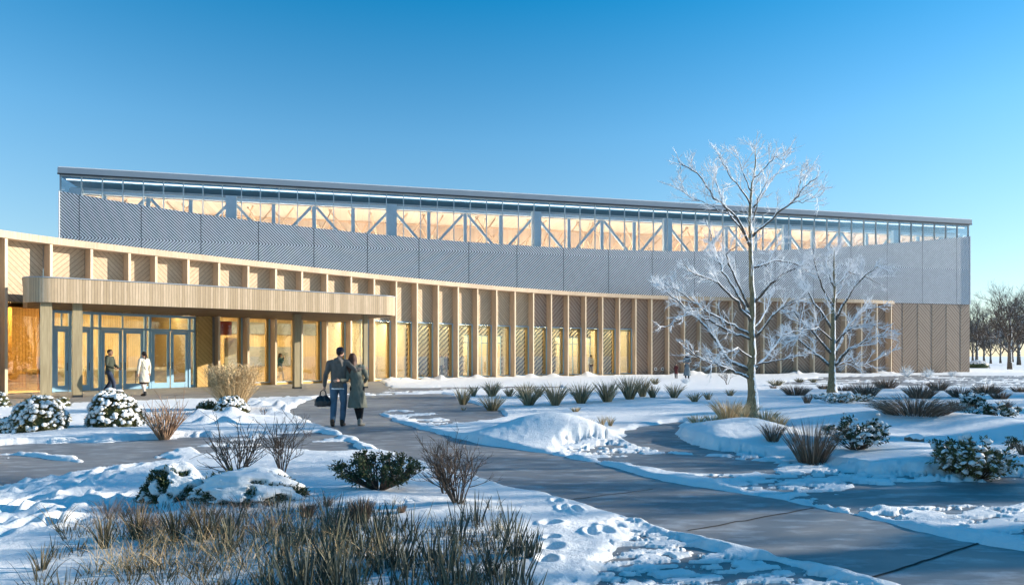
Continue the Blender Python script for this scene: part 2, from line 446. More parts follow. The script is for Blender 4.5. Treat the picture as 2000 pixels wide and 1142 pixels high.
# (x, y, rx, ry, height, angle)
MOUNDS = []
def mound(px, py, wpx, ry, h, zc=0.15):
    x, y = ground_xy(px, py, zc); MOUNDS.append((x, y, wpx/F*y/2, ry, h, 0.0))
mound(1068, 835, 175, 1.1, .35, .2); mound(1150, 842, 130, .8, .17, .15); mound(1000, 838, 170, 1.3, .08)
mound(1440, 836, 190, 1.5, .26, .2); mound(1385, 846, 110, .9, .12); mound(1510, 850, 110, 1.0, .12)
mound(1640, 800, 360, 3.2, .26, .3); mound(1800, 880, 420, 2.4, .16, .2); mound(1960, 830, 260, 2.6, .22, .2); mound(1300, 775, 300, 4, .14)
mound(1860, 926, 90, .35, .17, .12); mound(1830, 936, 60, .2, .09, .1); mound(1905, 922, 60, .25, .12, .1)
mound(720, 975, 200, .5, .10, .1); mound(470, 975, 240, .5, .10, .1); mound(880, 1000, 200, .5, .06, .05)
mound(180, 840, 330, 1.2, .10, .1); mound(430, 812, 130, .8, .16, .1); mound(345, 848, 80, .35, .16, .1); mound(300, 852, 50, .25, .10, .1); mound(388, 850, 60, .3, .10, .05)
for i, (px, py, h, w) in enumerate([(512,788,.17,26),(545,790,.2,24),(575,789,.28,18),(560,797,.2,20),(598,790,.12,24),(585,780,.1,30),(500,783,.12,30),(530,799,.1,22)]): mound(px, py, w, .22, h, .1)
for i, (px, py, h, w) in enumerate([(388,810,.14,34),(412,822,.16,34),(440,826,.2,36),(470,822,.16,34),(395,822,.12,30),(455,812,.15,30)]): mound(px, py, w, .22, h, .1)
_r2 = random.Random(5)
for i in range(70):            # lumps of shovelled snow at the feet of the fins
    px = _r2.uniform(700, 1740); s = s_of_px(px); p = curve_at(s, _r2.uniform(-.15, .35))
    MOUNDS.append((p[0], p[1], _r2.uniform(.25,.55), _r2.uniform(.25,.5), _r2.uniform(.10,.34), 0))
for i in range(26):            # trodden heaps along the path's edge
    t = i/25; px = 1560+t*200; py = 985+t*30
    x, y = ground_xy(px+_r2.uniform(-12,70), py-6+_r2.uniform(-8,8)); MOUNDS.append((x, y, _r2.uniform(.06,.16), _r2.uniform(.06,.12), _r2.uniform(.02,.06), 0))
STEPS = []
for k in range(16):            # footprints in the snow at the left
    t = k/15; px = 265-300*t; py = 905+155*t
    x, y = ground_xy(px, py); STEPS.append((x+(.11 if k % 2 else -.11), y, .085, .15))
for k in range(150):
    px = _r2.uniform(-60, 225); py = _r2.uniform(905, 1040)
    if px > 250-(py-905)*1.2+60: continue
    x, y = ground_xy(px, py); STEPS.append((x, y, _r2.uniform(.06,.1), _r2.uniform(.1,.18)))
for k in range(11):
    x, y = ground_xy(_r2.uniform(1060, 1230), _r2.uniform(1030, 1110)); STEPS.append((x, y, _r2.uniform(.05,.09), _r2.uniform(.06,.11)))
for k in range(10):
    x, y = ground_xy(_r2.uniform(1000, 1230), _r2.uniform(955, 1010)); STEPS.append((x, y, .05, .09))

def snow_h(x, y):
    x = np.atleast_1d(np.asarray(x, float)); y = np.atleast_1d(np.asarray(y, float))
    h = .058 + .045*(fbm(x*.35, y*.35, 1)-.5) + .028*(fbm(x*2.2, y*2.6, 2, 4)-.5)
    fine = (fbm(x*9, y*11, 5, 3)-.5)
    # rougher surface on trodden snow
    h = h + fine*.014
    for (mx, my, rx, ry, mh, a) in MOUNDS:
        k = (np.abs(x-mx) < 3.2*rx) & (np.abs(y-my) < 3.2*ry)
        if k.any():
            q = ((x[k]-mx)/rx)**2 + ((y[k]-my)/ry)**2
            h[k] += mh*np.exp(-q*(1+.25*np.sin(3*np.arctan2(y[k]-my, x[k]-mx)+mx)))
    for (mx, my, rx, ry) in STEPS:
        k = (np.abs(x-mx) < 3*rx) & (np.abs(y-my) < 3*ry)
        if k.any():
            q = ((x[k]-mx)/rx)**2 + ((y[k]-my)/ry)**2
            h[k] += -.038*np.exp(-q*q) + .014*np.exp(-(np.sqrt(q)-1.5)**2*4)
    wob = (fbm(x*1.6, y*1.6, 9, 4)-.5)
    wob2 = (fbm(x*6, y*8, 11, 3)-.5)
    low = np.ones_like(h)
    for poly, ww in ((PATH, .16), (CROSS, .5), (LOOP, .3), (POOL, .45), (POOL2, .5), (WALK, .3)):
        sd = sdist(x, y, poly) + wob*ww*1.6 + wob2*.05
        low = np.minimum(low, 1-sst(-.13, .09, sd))
    for poly, thr, sx, sy in PATCH:
        sd = sdist(x, y, poly) + wob*.5
        k = sst(0, .22, sd)
        wx = x+.22*(fbm(x*2.1, y*3.3, 41, 3)-.5)*4/sx; wy = y+.22*(fbm(x*2.7+5, y*3.1, 43, 3)-.5)*4/sx
        ns = fbm((wx*.92+wy*.38)*sx, (wy*.92-wx*.2)*sy, 21, 5)
        fl = 1 - sst(thr-.05, thr+.05, ns)
        low = np.minimum(low, 1-k*fl)
        h = h*(1-k*.68)
    h = h*low - .03*(1-low)
    far = sst(60, 95, np.hypot(x, y))
    h = h*(1-far) + .05*far
    inside = sdist(x, y, FOOT)
    h = np.where(inside > -.25, np.minimum(h, .30*sst(.10, -.25, inside)-.04), h)
    return h
def gz(x, y): return float(snow_h(x, y)[0])

def build_ground():
    tx = np.concatenate([np.linspace(-2.6, -.95, 60, endpoint=False), np.linspace(-.95, .95, 1000), np.linspace(.95, 2.6, 61)[1:]])
    iy = np.linspace(1/2.6, 1/100., 640)
    Y = 1/iy; TX, YY = np.meshgrid(tx, Y); X = TX*YY
    # pin the rim to one height so that the outer field meets it
    Z = snow_h(X.ravel(), YY.ravel()).reshape(X.shape)
    Z[0, :] = .05; Z[-1, :] = .05; Z[:, 0] = .05; Z[:, -1] = .05
    nr, nc = X.shape
    V = np.stack([X.ravel(), YY.ravel(), Z.ravel()], 1)
    i = np.arange(nr-1)[:, None]*nc + np.arange(nc-1)[None, :]
    Fq = np.stack([i, i+1, i+nc+1, i+nc], -1).reshape(-1, 4)
    y0, y1 = 2.6, 100.; t0, t1 = -2.6, 2.6
    inner = [(t0*y0, y0), (t1*y0, y0), (t1*y1, y1), (t0*y1, y1)]
    outer = [(-2500, -2500), (2500, -2500), (2500, 2500), (-2500, 2500)]
    b = len(V)
    V = np.concatenate([V, np.array([(x, y, .05) for x, y in inner+outer])])
    Fo = np.array([(b+k, b+4+k, b+4+(k+1) % 4, b+(k+1) % 4) for k in range(4)])
    o = np_mesh('snow_ground', V, [Fq, Fo], M['snow'], smooth=True); tag(o, kind='structure')
    pts = [(-60,2.7),(60,2.7),(60,75),(-60,75)]
    mb = MB(); mb.add([(x, y, 0) for x, y in [(-6.5,2.7),(6.8,2.7),(90,72),(-70,72)]], [(0,1,2,3)])
    tag(mb.build('path', M['asphalt']), kind='structure')
    mb = MB(); W = poly_w([(-480,800),(0,799),(200,787),(430,780),(560,775),(738,766),(770,756)])
    P = W + [curve_at(s_of_px(760), -.5), curve_at(s_of_px(400), -.5), curve_at(s_of_px(0), -.5), curve_at(5, -.5)]
    mb.add([(x, y, .004) for x, y in P], [tuple(range(len(P)))])
    tag(mb.build('pavement', M['concrete']), kind='structure')
    # joints of the path slabs
    mb = MB()
    def crack(a, b, w=.010, wig=.02):
        (xa, ya), (xb, yb) = ground_xy(*a), ground_xy(*b)
        n = 14; pts = []
        for k in range(n+1):
            t = k/n; pts.append((xa+(xb-xa)*t+_r2.uniform(-wig, wig)*.5, ya+(yb-ya)*t+_r2.uniform(-wig, wig)))
        for p, q in zip(pts, pts[1:]):
            L = math.hypot(q[0]-p[0], q[1]-p[1]); nx, ny = -(q[1]-p[1])/L*w, (q[0]-p[0])/L*w
            mb.add([(p[0]-nx,p[1]-ny,.004),(q[0]-nx,q[1]-ny,.004),(q[0]+nx,q[1]+ny,.004),(p[0]+nx,p[1]+ny,.004)], [(0,1,2,3)])
    crack((1345,1036), (1590,992)); crack((1690,1132), (1925,1056), .011, .008); crack((1115,975), (1275,955), .008, .02)
    crack((130,788), (175,772), .008, .004); crack((330,780), (360,764), .008, .004); crack((560,776),(600,758), .008,.004)
    tag(mb.build('path_joints', M['crack']), kind='structure')
build_ground()

# ---------------------------------------------------------------- the building
BL = tag(empty('timber_museum', (0, 50, 0)), 'long timber and glass hall with grey louvred band and curved row of wooden fins', 'building')
FIN = [12,100,179,253,305,368,428,485,539,590,639,686,731,774,815,856,895,933,970,1006,1042,1077,1110,1144,1177,1210,1242,
       1273,1306,1337,1368,1399,1430,1461,1492,1525,1557,1590,1621,1652,1683,1713,1741]
ZC0, ZC1 = 6.42, 6.72            # cap beam
ZW = 3.88                        # window heads
ZK = 3.62                        # canopy soffit
fs = [s_of_px(p) for p in FIN]
fs = [fs[0]-5.2, fs[0]-3.5, fs[0]-1.75] + fs
FPX = [-200, -120, -50] + FIN
def cw(mb, sa, sb, z0, z1, d0, d1, n=1):
    """slab that follows the curve between stations sa and sb, from offset d0 to d1"""
    for k in range(n):
        a = sa+(sb-sa)*k/n; b = sa+(sb-sa)*(k+1)/n
        p, q = curve_at(a, d0), curve_at(b, d0); P, Q = curve_at(a, d1), curve_at(b, d1)
        c = [(*p,z0),(*q,z0),(*Q,z0),(*P,z0),(*p,z1),(*q,z1),(*Q,z1),(*P,z1)]
        uv = [(a,z0),(b,z0),(b,z0),(a,z0),(a,z1),(b,z1),(b,z1),(a,z1)]
        mb.hexa(c, uv)
    return mb
# cap beam, in one piece, and the low roof behind it
cw(MB(), fs[0]-.1, _S[-1]-.02, ZC0, ZC1, -FD-.05, .07, 90).build('cap_beam', M['timber'], BL)
mb = MB()
ss = np.linspace(fs[0]-.1, _S[-1]-.02, 60)
for k in range(59):
    a, b = curve_at(ss[k], -FD-.05), curve_at(ss[k+1], -FD-.05)
    ta = (a[0]-HL[0])*HD[0]+(a[1]-HL[1])*HD[1]; tb = (b[0]-HL[0])*HD[0]+(b[1]-HL[1])*HD[1]
    A, B = hp(ta, .03), hp(tb, .03)
    if (a[0]-A[0])*HN[0]+(a[1]-A[1])*HN[1] < 0.02: continue
    mb.add([(*a,6.5),(*b,6.5),(*B,6.5),(*A,6.5),(*a,6.40),(*b,6.40),(*B,6.40),(*A,6.40)], [(0,1,2,3),(7,6,5,4),(0,4,5,1),(2,6,7,3)])
mb.build('low_roof', M['white'], BL)
for k, s in enumerate(fs):       # fins
    cut = FPX[k] in (100,179,253,305,368)
    mb = MB(); z0 = ZK+.02 if cut else .02
    n = curve_n(s); w = .05
    mb.wall(curve_at(s-w, 0), curve_at(s+w, 0), z0, ZC0-.002, n, -FD, 0.0)
    fin = mb.build('fin', M['timber'], BL)
    mb = MB(); mb.wall(curve_at(s-w-.004, 0), curve_at(s+w+.004, 0), z0, ZC0-.004, n, .0005, .02); mb.build('lit_edge', M['lit_edge'], fin)  # strip whose paler colour stands in for the sunlit edge
DOORS_PX = (100, 380)
GO = -FD+.06                     # offset of the glass plane
def window(sa, sb, z0, z1, gmat='glass', frame='blue_frame', name='window', fr=.05):
    n = curve_n((sa+sb)/2)
    f = MB(); a, b = curve_at(sa, GO), curve_at(sb, GO)
    L = math.hypot(b[0]-a[0], b[1]-a[1]); ux, uy = (b[0]-a[0])/L, (b[1]-a[1])/L
    P = lambda t: (a[0]+ux*t, a[1]+uy*t)
    f.wall(P(0), P(fr), z0, z1, n, -.05, .05); f.wall(P(L-fr), P(L), z0, z1, n, -.05, .05)
    f.wall(P(fr), P(L-fr), z0, z0+fr, n, -.048, .048); f.wall(P(fr), P(L-fr), z1-fr, z1, n, -.048, .048)
    # timber reveal inside the frame, at the far jamb
    w = f.build(name, M[frame], BL)
    g = MB(); g.wall(P(fr), P(L-fr), z0+fr, z1-fr, n, -.004, .004); g.build('pane', M[gmat], w)
    r = MB(); r.wall(P(L-fr-.12), P(L-fr), z0+fr, z1-fr, n, -.20, -.055)
    r.wall(P(fr), P(L-fr-.12), z1-fr-.16, z1-fr, n, -.20, -.055)
    r.build('reveal', M['amber'], w)
    return w
def slat_screen(sa, sb, z0, z1, off=-1.1, pitch=.34, w=.12):
    mb = MB(); L = sb-sa; a = curve_at(sa, GO+off); b = curve_at(sb, GO+off); n = curve_n((sa+sb)/2)
    ux, uy = (b[0]-a[0])/L, (b[1]-a[1])/L
    k = -(z1-z0)
    while k < L:
        # bar rising to the right: t = k + (z - z0)
        za = max(z0, z0-k); zb = min(z1, z0+L-k)
        if zb-za > .05:
            ta, tb = k+za-z0, k+zb-z0
            q = lambda t, d, z: (a[0]+ux*t+n[0]*d, a[1]+uy*t+n[1]*d, z)
            h = w*.7
            mb.hexa([q(ta,-.03,za-h if za>z0 else za),q(ta,.03,za-h if za>z0 else za),q(tb,.03,zb-h),q(tb,-.03,zb-h),q(ta,-.03,za+h),q(ta,.03,za+h),q(tb,.03,min(z1,zb+h)),q(tb,-.03,min(z1,zb+h))])
        k += pitch
    bk = cw(MB(), sa, sb, z0, z1, GO+off-.14, GO+off-.10).build('screen_back', M['screen_back'], BL)
    return mb.build('slat_screen', M['plaster'], BL)
for k in range(len(fs)-1):
    a, b = fs[k]+.05, fs[k+1]-.05; pa = FPX[k]; pb = FPX[k+1]
    n = curve_n((a+b)/2); alt = k % 2
    full = pa >= 1242
    zl = .05 if full else ZW
    if pa in (100,179,253,305): zl = ZK
    mb = MB(); u0 = 0
    if full: mat = M['boards_shade_a' if alt else 'boards_shade_b']
    else: mat = M['boards_a' if alt else 'boards_b']
    if pa >= 1042 and not full: mat = M['boards_shade_a' if alt else 'boards_shade_b']  # these bays get the boards with shade in their colour
    mb.wall(curve_at(a, 0), curve_at(b, 0), zl, ZC0, n, -FD-.06, -FD+.04, -(b-a)/2)
    mb.build('wall_panel', mat, BL)
    if full: continue
    if pa < 0 or pa == 12:
        if pa == 12: window(a, b, .06, ZW, 'glass_amber', 'amber')
        else: window(a, b, .06, ZW, 'glass_amber')
    elif pa >= 428:
        if pa == 428: pass
        window(a, b, .12, ZW)
        mb = MB(); mb.wall(curve_at(a,0), curve_at(b,0), .0, .12, n, -FD-.02, -FD+.16); mb.build('sill', M['amber'], BL)
# screens, and the glazed inner doors seen in two pairs of bays
for pa, pb in ((815,856),(856,895),(895,933),(1006,1042),(1042,1077),(1077,1110)):
    slat_screen(s_of_px(pa), s_of_px(pb), .1, ZW, w=.105)
for pa, pb in ((933,970),(970,1006),(1110,1144),(1144,1177)):
    slat_screen(s_of_px(pa), s_of_px(pb), 3.15, ZW)
    sa, sb = s_of_px(pa), s_of_px(pb); n = curve_n((sa+sb)/2)
    f = MB()
    for t in (sa+.35, sb-.12): f.wall(curve_at(t,0), curve_at(t+.07,0), .1, 3.15, n, GO-1.15, GO-1.08)
    f.wall(curve_at(sa,0), curve_at(sb,0), 2.55, 2.63, n, GO-1.148, GO-1.082)
    f.wall(curve_at(sa,0), curve_at(sb,0), 3.07, 3.15, n, GO-1.152, GO-1.078)
    f.build('inner_door_frame', M['blue_frame'], BL)
slat_screen(s_of_px(1194), s_of_px(1218), .1, ZW)
# solid boarded pier right of the doors
sa, sb = s_of_px(381, GO), s_of_px(421, GO)
mb = MB(); mb.wall(curve_at(sa,0), curve_at(s_of_px(410,GO),0), .02, ZK, curve_n(sa), -FD-.1, -FD+.32, 0); mb.build('pier', M['amber_boards'], BL)
mb = MB(); mb.wall(curve_at(s_of_px(411,GO),0), curve_at(fs[FPX.index(428)]-.06,0), .02, ZK, curve_n(sa), -FD-.08, -FD+.25, 0); mb.build('pier', M['grey_stone'], BL)

# entrance doors
def gp(px): return curve_at(s_of_px(px, GO), GO)
def door_leaf(pa, pb, handle, zt=2.82, gm='glass'):
    a, b = gp(pa), gp(pb); L = math.hypot(b[0]-a[0], b[1]-a[1]); ux, uy = (b[0]-a[0])/L, (b[1]-a[1])/L; n = (uy, -ux)
    P = lambda t: (a[0]+ux*t, a[1]+uy*t); w = .13; f = MB(); z0 = .03
    f.wall(P(0), P(w), z0, zt, n, -.03, .03); f.wall(P(L-w), P(L), z0, zt, n, -.03, .03)
    f.wall(P(w), P(L-w), z0, z0+.26, n, -.028, .028); f.wall(P(w), P(L-w), zt-.15, zt, n, -.028, .028)
    d = f.build('door', M['blue_frame'], BL)
    g = MB(); g.wall(P(w), P(L-w), z0+.26, zt-.15, n, -.005, .005); g.build('pane', M[gm], d)
    h = MB(); t = L-w/2 if handle > 0 else w/2; q = P(t)
    hb = (q[0]+n[0]*.08, q[1]+n[1]*.08); h.tube([(hb[0], hb[1], .95), (hb[0], hb[1], 1.3)], .014, 6)
    for z in (.99, 1.26): h.tube([(q[0]+n[0]*.03, q[1]+n[1]*.03, z), (hb[0], hb[1], z)], .009, 5)
    h.build('handle', M['dark'], d)
for pa, pb, hd in ((106,133,1),(146,176,1),(198,238,1),(240.5,280,-1),(296,331,1),(333.5,367,-1)): door_leaf(pa, pb, hd)
f = MB(); g = MB()
n = curve_n(s_of_px(240))
posts = [103,136,143.5,179,194.5,283.5,292.5,369.5,379.5]
for p in posts:
    s = s_of_px(p, GO); f.wall(curve_at(s-.045,GO), curve_at(s+.045,GO), .02, ZK-.002, curve_n(s), -.07, .07)
a0, a1 = s_of_px(103, GO), s_of_px(379.5, GO)
cw(f, a0, a1, 2.83, 2.93, GO-.065, GO+.065, 10); cw(f, a0, a1, ZK-.12, ZK-.01, GO-.066, GO+.066, 10)
for p in (239.3,332.3,120,160): s = s_of_px(p, GO); f.wall(curve_at(s-.025,GO), curve_at(s+.025,GO), 2.93, ZK-.12, curve_n(s), -.04, .04)
fr = f.build('entrance_frame', M['blue_frame'], BL)
cw(g, a0, a1, 2.93, ZK-.12, GO-.004, GO+.004, 10); g.build('transom_glass', M['glass'], fr)
g = MB()
for pa, pb in ((179,194.5),(283.5,292.5),(369.5,379.5)): g.wall(gp(pa), gp(pb), .1, 2.83, n, -.004, .004)
g.build('side_light', M['glass'], fr)
f = MB()
for pa, pb in ((179,194.5),(283.5,292.5),(369.5,379.5)): f.wall(gp(pa), gp(pb), .02, .14, n, -.02, .03)
f.build('kick_plate', M['blue_frame'], fr)

# round vents low on the wall
for px in (1279.5, 1293):
    s = s_of_px(px, -FD); n = curve_n(s); c = curve_at(s, -FD+.04)
    mb = MB(); z = .5
    mb.tube([(c[0],c[1],z), (c[0]+n[0]*.05,c[1]+n[1]*.05,z)], .145, 20); v = mb.build('wall_vent', M['white'], BL)
    mb = MB(); mb.tube([(c[0]+n[0]*.045,c[1]+n[1]*.045,z), (c[0]+n[0]*.06,c[1]+n[1]*.06,z)], .075, 16); mb.build('vent_hole', M['dark'], v)

# canopy: front line, rounded ends, back to the fins
CP = [at(105, 25.7), at(750, 33.5)]
ca, cb = Vector((*CP[0],0)), Vector((*CP[1],0)); cd = (cb-ca).normalized(); cn = Vector((cd.y,-cd.x,0)); cbk = -cn
outline = []
# left end: quarter round of radius rl from the front to the side, then back
def arc(c, r, a0, a1, n):
    return [(c[0]+r*math.cos(a0+(a1-a0)*k/n), c[1]+r*math.sin(a0+(a1-a0)*k/n)) for k in range(n+1)]
base = math.atan2(cd.y, cd.x)
rl = .95
c1 = ca + cbk*rl
outline += arc(c1, rl, base-math.pi, base-math.pi/2, 14)
rr = .95; c2 = cb + cbk*rr
outline += arc(c2, rr, base-math.pi/2, base, 12)
ZT = 4.54
mb = MB(); u = 0; th = .14
inner = []
for k, p in enumerate(outline):
    a = outline[max(0,k-1)]; b = outline[min(len(outline)-1,k+1)]
    dx, dy = b[0]-a[0], b[1]-a[1]; L = math.hypot(dx, dy); inner.append((p[0]-dy/L*th, p[1]+dx/L*th))
backL = (outline[0][0]+cbk.x*3.2, outline[0][1]+cbk.y*3.2); backR = (outline[-1][0]+cbk.x*7.5, outline[-1][1]+cbk.y*7.5)
ol = [backL]+outline+[backR]; il = [(backL[0]+cd.x*th, backL[1]+cd.y*th)]+inner+[(backR[0]-cd.x*th, backR[1]-cd.y*th)]
for k in range(len(ol)-1):
    p, q, P, Q = ol[k], ol[k+1], il[k], il[k+1]; L = math.hypot(q[0]-p[0], q[1]-p[1])
    mb.hexa([(*p,ZK-.0),(*q,ZK-.0),(*Q,ZK),(*P,ZK),(*p,ZT),(*q,ZT),(*Q,ZT),(*P,ZT)], [(u,0),(u+L,0),(u+L,0),(u,0),(u,1),(u+L,1),(u+L,1),(u,1)]); u += L
can = mb.build('canopy', M['canopy'], BL)
mb = MB(); mb2 = MB(); lv = []
fi = [(p[0], p[1]) for p in il]
bc = [curve_at(s, -FD-.1) for s in np.linspace(s_of_px(760), s_of_px(28), 24)]
ring = fi + bc
mb.add([(*p, ZK+.03) for p in ring]+[(*p, ZK+.2) for p in ring], [tuple(reversed(range(len(ring)))), tuple(range(len(ring), 2*len(ring)))])
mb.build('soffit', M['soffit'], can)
mb = MB(); mb.add([(*p, ZT-.12) for p in fi+[curve_at(s, .02) for s in np.linspace(s_of_px(760), s_of_px(28), 24)]], [tuple(range(len(fi)+24))]); mb.build('canopy_roof', M['snow'], can)
mb = MB()
for k in range(len(ol)-1):
    p, q = Vector((*ol[k],0)), Vector((*ol[k+1],0)); d = (q-p).normalized(); o_ = Vector((d.y,-d.x,0))*.025; i_ = Vector((-d.y,d.x,0))*(th+.01)
    mb.hexa([(*(p+o_).xy,ZT+.001),(*(q+o_).xy,ZT+.001),(*(q+i_).xy,ZT+.001),(*(p+i_).xy,ZT+.001),(*(p+o_).xy,ZT+.04),(*(q+o_).xy,ZT+.04),(*(q+i_).xy,ZT+.04),(*(p+i_).xy,ZT+.04)])
mb.build('coping', M['fascia'], can)
# columns under the canopy: (photo x left, right, depth)
for pa, pb, d, kind in ((76,104,25.9,'timber'),(139,163,26.6,'timber'),(570,590,33.6,'timber'),(707,719,34.2,'timber')):
    x, y = at((pa+pb)/2, d); w = (pb-pa)/F*d*.68
    mb = MB(); c, s_ = math.cos(base), math.sin(base)
    q = [(-w/2,-w/2),(w/2,-w/2),(w/2,w/2),(-w/2,w/2)]; q = [(x+a*c-b*s_, y+a*s_+b*c) for a, b in q]
    mb.hexa([(*p,.0) for p in q]+[(*p,ZK+.028) for p in q]); col = mb.build('column', M['column'], can)
    mb = MB(); q = [(-w/2-.01,-w/2-.01),(w/2+.01,-w/2-.01),(w/2+.01,w/2+.01),(-w/2-.01,w/2+.01)]; q = [(x+a*c-b*s_, y+a*s_+b*c) for a, b in q]
    mb.hexa([(*p,.0) for p in q]+[(*p,.09) for p in q]); mb.build('column_foot', M['dark'], col)

# rooms behind the ground-floor glass
sA, sB = fs[0], s_of_px(1242)
mb = MB(); cw(mb, sA, sB, .0, .035, -FD-6.5, -FD-.08, 24); mb.build('room_floor', M['floor'], BL)
mb = MB(); cw(mb, sA, sB, 4.02, 4.12, -FD-6.5, -FD-.08, 24); mb.build('room_ceiling', M['plaster'], BL)
mb = MB()
sC = s_of_px(728)
cw(mb, sA, sC, .035, 4.02, -FD-6.0, -FD-5.9, 16); mb.build('room_wall', M['interior_wood'], BL)
mb = MB(); cw(mb, sC, sB, .035, 4.02, -FD-4.0, -FD-3.9, 12); mb.build('room_wall', M['plaster'], BL)
for px, d in ((402,6),(424,6),(728,6),(815,4),(1010,4),(1242,4.1)):    # cross walls
    s = s_of_px(px); n = curve_n(s); mb = MB(); mb.wall(curve_at(s-.06,0), curve_at(s+.06,0), .035, 4.02, n, -FD-d, -FD-.7); mb.build('room_wall', M['interior_wood' if px < 700 else 'plaster'], BL)
s = s_of_px(14); n = curve_n(s); mb = MB(); cw(mb, fs[2], s_of_px(98), .035, 4.02, -FD-3.3, -FD-3.2, 3); mb.build('room_wall', M['amber_boards'], BL)
# ceiling lights, then an added hidden row for the screens
for px in list(range(-30, 420, 55)) + list(range(450, 730, 55)) + list(range(750, 1240, 50)):
    s = s_of_px(px); n = curve_n(s); mb = MB()
    mb.wall(curve_at(s-.7,0), curve_at(s+.7,0), 3.95, 4.0, n, -FD-2.6, -FD-2.35); mb.build('room_light', M['lamp'], BL)
for px in range(822, 1240, 40):
    s = s_of_px(px); n = curve_n(s); mb = MB(); mb.wall(curve_at(s-.6,0), curve_at(s+.6,0), 3.96, 4.0, n, GO-.60, GO-.56); mb.build('room_light', M['lamp_fill'], BL)  # added lamps, out of sight above the window heads, to brighten the screens
# interior beam with dark slanting boards, framed boards, red panel, benches
mb = MB(); cw(mb, s_of_px(428), s_of_px(728), 3.0, 3.75, -FD-5.85, -FD-5.7, 10); mb.build('ceiling_beam', M['grey_stone'], BL)
for px in (512, 562, 668, 712):
    s = s_of_px(px, -6.2); n = curve_n(s); mb = MB(); mb.wall(curve_at(s-.75,0), curve_at(s+.75,0), .95, 2.2, n, -FD-5.88, -FD-5.8); mb.build('display_board', M['grey_stone'], BL)
s = s_of_px(440, GO-.4); n = curve_n(s); mb = MB(); mb.wall(curve_at(s-.42,0), curve_at(s+.35,0), 2.72, 3.45, n, GO-.42, GO-.38); mb.build('banner', M['red'], BL)
mb = MB(); s = s_of_px(465, GO-.6); mb.wall(curve_at(s-.7,0), curve_at(s+.35,0), .035, 2.6, n, GO-.8, GO-.7); mb.build('partition', M['plaster'], BL)
for px in (230, 320, 120):
    s = s_of_px(px, -3.0); n = curve_n(s); mb = MB(); mb.wall(curve_at(s-1.2,0), curve_at(s+1.2,0), .85, 1.0, n, -FD-3.6, -FD-3.0); mb.wall(curve_at(s-1.1,0), curve_at(s+1.1,0), .035, .85, n, -FD-3.5, -FD-3.1); mb.build('counter', M['plaster'], BL)

# ---- the tall hall behind
ZB, ZF = 6.6, 9.96
_ctp = [117,155,275,392,505,613,717,817,915,1000,1100,1250,1350,1500,1650,1735,1800,1893]
_cty = [373.5,380,400,418,434,444.5,454.5,465,473,478,483.5,489,491,488,482,476,470,461.5]
_cts = [hall_s(p) for p in _ctp]; _ctz = [EYE+(HZ-y)/F/inv_hall(p) for p, y in zip(_ctp, _cty)]
_ctf = np.polyfit(np.array(_cts)/78., _ctz, 6)
def ztop(s): return float(np.polyval(_ctf, s/78.))
joints = [0.0] + [1.22+3.975*k for k in range(20)]
joints = [j for j in joints if j < HLEN-.6] + [HLEN]
for a, b in zip(joints, joints[1:]):
    mb = MB(); mb2 = MB()
    n = 6
    for k in range(n):
        x, y = a+(b-a)*k/n, a+(b-a)*(k+1)/n
        P, Q, P2, Q2 = hp(x,.0), hp(y,.0), hp(x,-.1), hp(y,-.1)
        mb.hexa([(*P,ZB),(*Q,ZB),(*Q2,ZB),(*P2,ZB),(*P,ztop(x)),(*Q,ztop(y)),(*Q2,ztop(y)),(*P2,ztop(x))])
    back = mb.build('cladding_panel', M['louvre_back'], BL)
    a_, b_ = a+.02, b-.03
    w = .125; k0 = math.floor((a-8)/.22)
    sf = k0*.22
    while sf < b+8:
        for up in (1, -1):
            zt = 20.0 if up > 0 else ZF
            H_ = 6.0 if up > 0 else ZF-ZB
            poly = [(sf-w, ZF), (sf, ZF), (sf-H_, ZF+up*H_), (sf-H_-w, ZF+up*H_)]
            za_, zb_ = ztop(a), ztop(b)
            for nx, nz, c0 in ((1,0,-a_), (-1,0,b_), (-(zb_-za_)/(b-a)*-1 if 0 else (zb_-za_)/(b-a), -1, za_-(zb_-za_)/(b-a)*a)):
                out = []
                for q in range(len(poly)):
                    p, r_ = poly[q], poly[(q+1) % len(poly)]; dp = nx*p[0]+nz*p[1]+c0; dr = nx*r_[0]+nz*r_[1]+c0
                    if dp >= 0: out.append(p)
                    if (dp >= 0) != (dr >= 0): t = dp/(dp-dr); out.append((p[0]+(r_[0]-p[0])*t, p[1]+(r_[1]-p[1])*t))
                poly = out
                if len(poly) < 3: break
            if len(poly) < 3: continue
            m_ = len(poly); vs = [(*hp(s_, .045), z_) for s_, z_ in poly]+[(*hp(s_, .005), z_) for s_, z_ in poly]
            fcs = [tuple(range(m_))]+[(q, m_+q, m_+(q+1) % m_, (q+1) % m_) for q in range(m_)]
            mb2.add(vs, fcs)
        sf += .22
    mb2.build('louvres', M['louvre'], back)
# edge trim at both ends and along the top
for s0 in (-.06, HLEN-.0):
    mb = MB(); mb.wall(hp(s0), hp(s0+.06), ZB, ztop(max(0, s0)), HN, -.1, .11); mb.build('corner_trim', M['louvre'], BL)
# right end: boarded wall without fins
pan = [1743,1764,1793,1821,1849,1877,1893.4]
for k in range(len(pan)-1):
    sa, sb = hall_s(pan[k]), hall_s(pan[k+1])
    mb = MB(); mb.wall(hp(sa), hp(sb), .0, ZB-.004, HN, -.12, .02+.004*(k % 2), -(sb-sa)/2); mb.build('wall_panel', M['boards_shade_a' if k % 2 == 0 else 'boards_shade_b'], BL)
    if k: mb = MB(); mb.wall(hp(sa-.012), hp(sa+.012), .0, ZB-.006, HN, .0, .035); mb.build('wall_batten', M['timber'], BL)
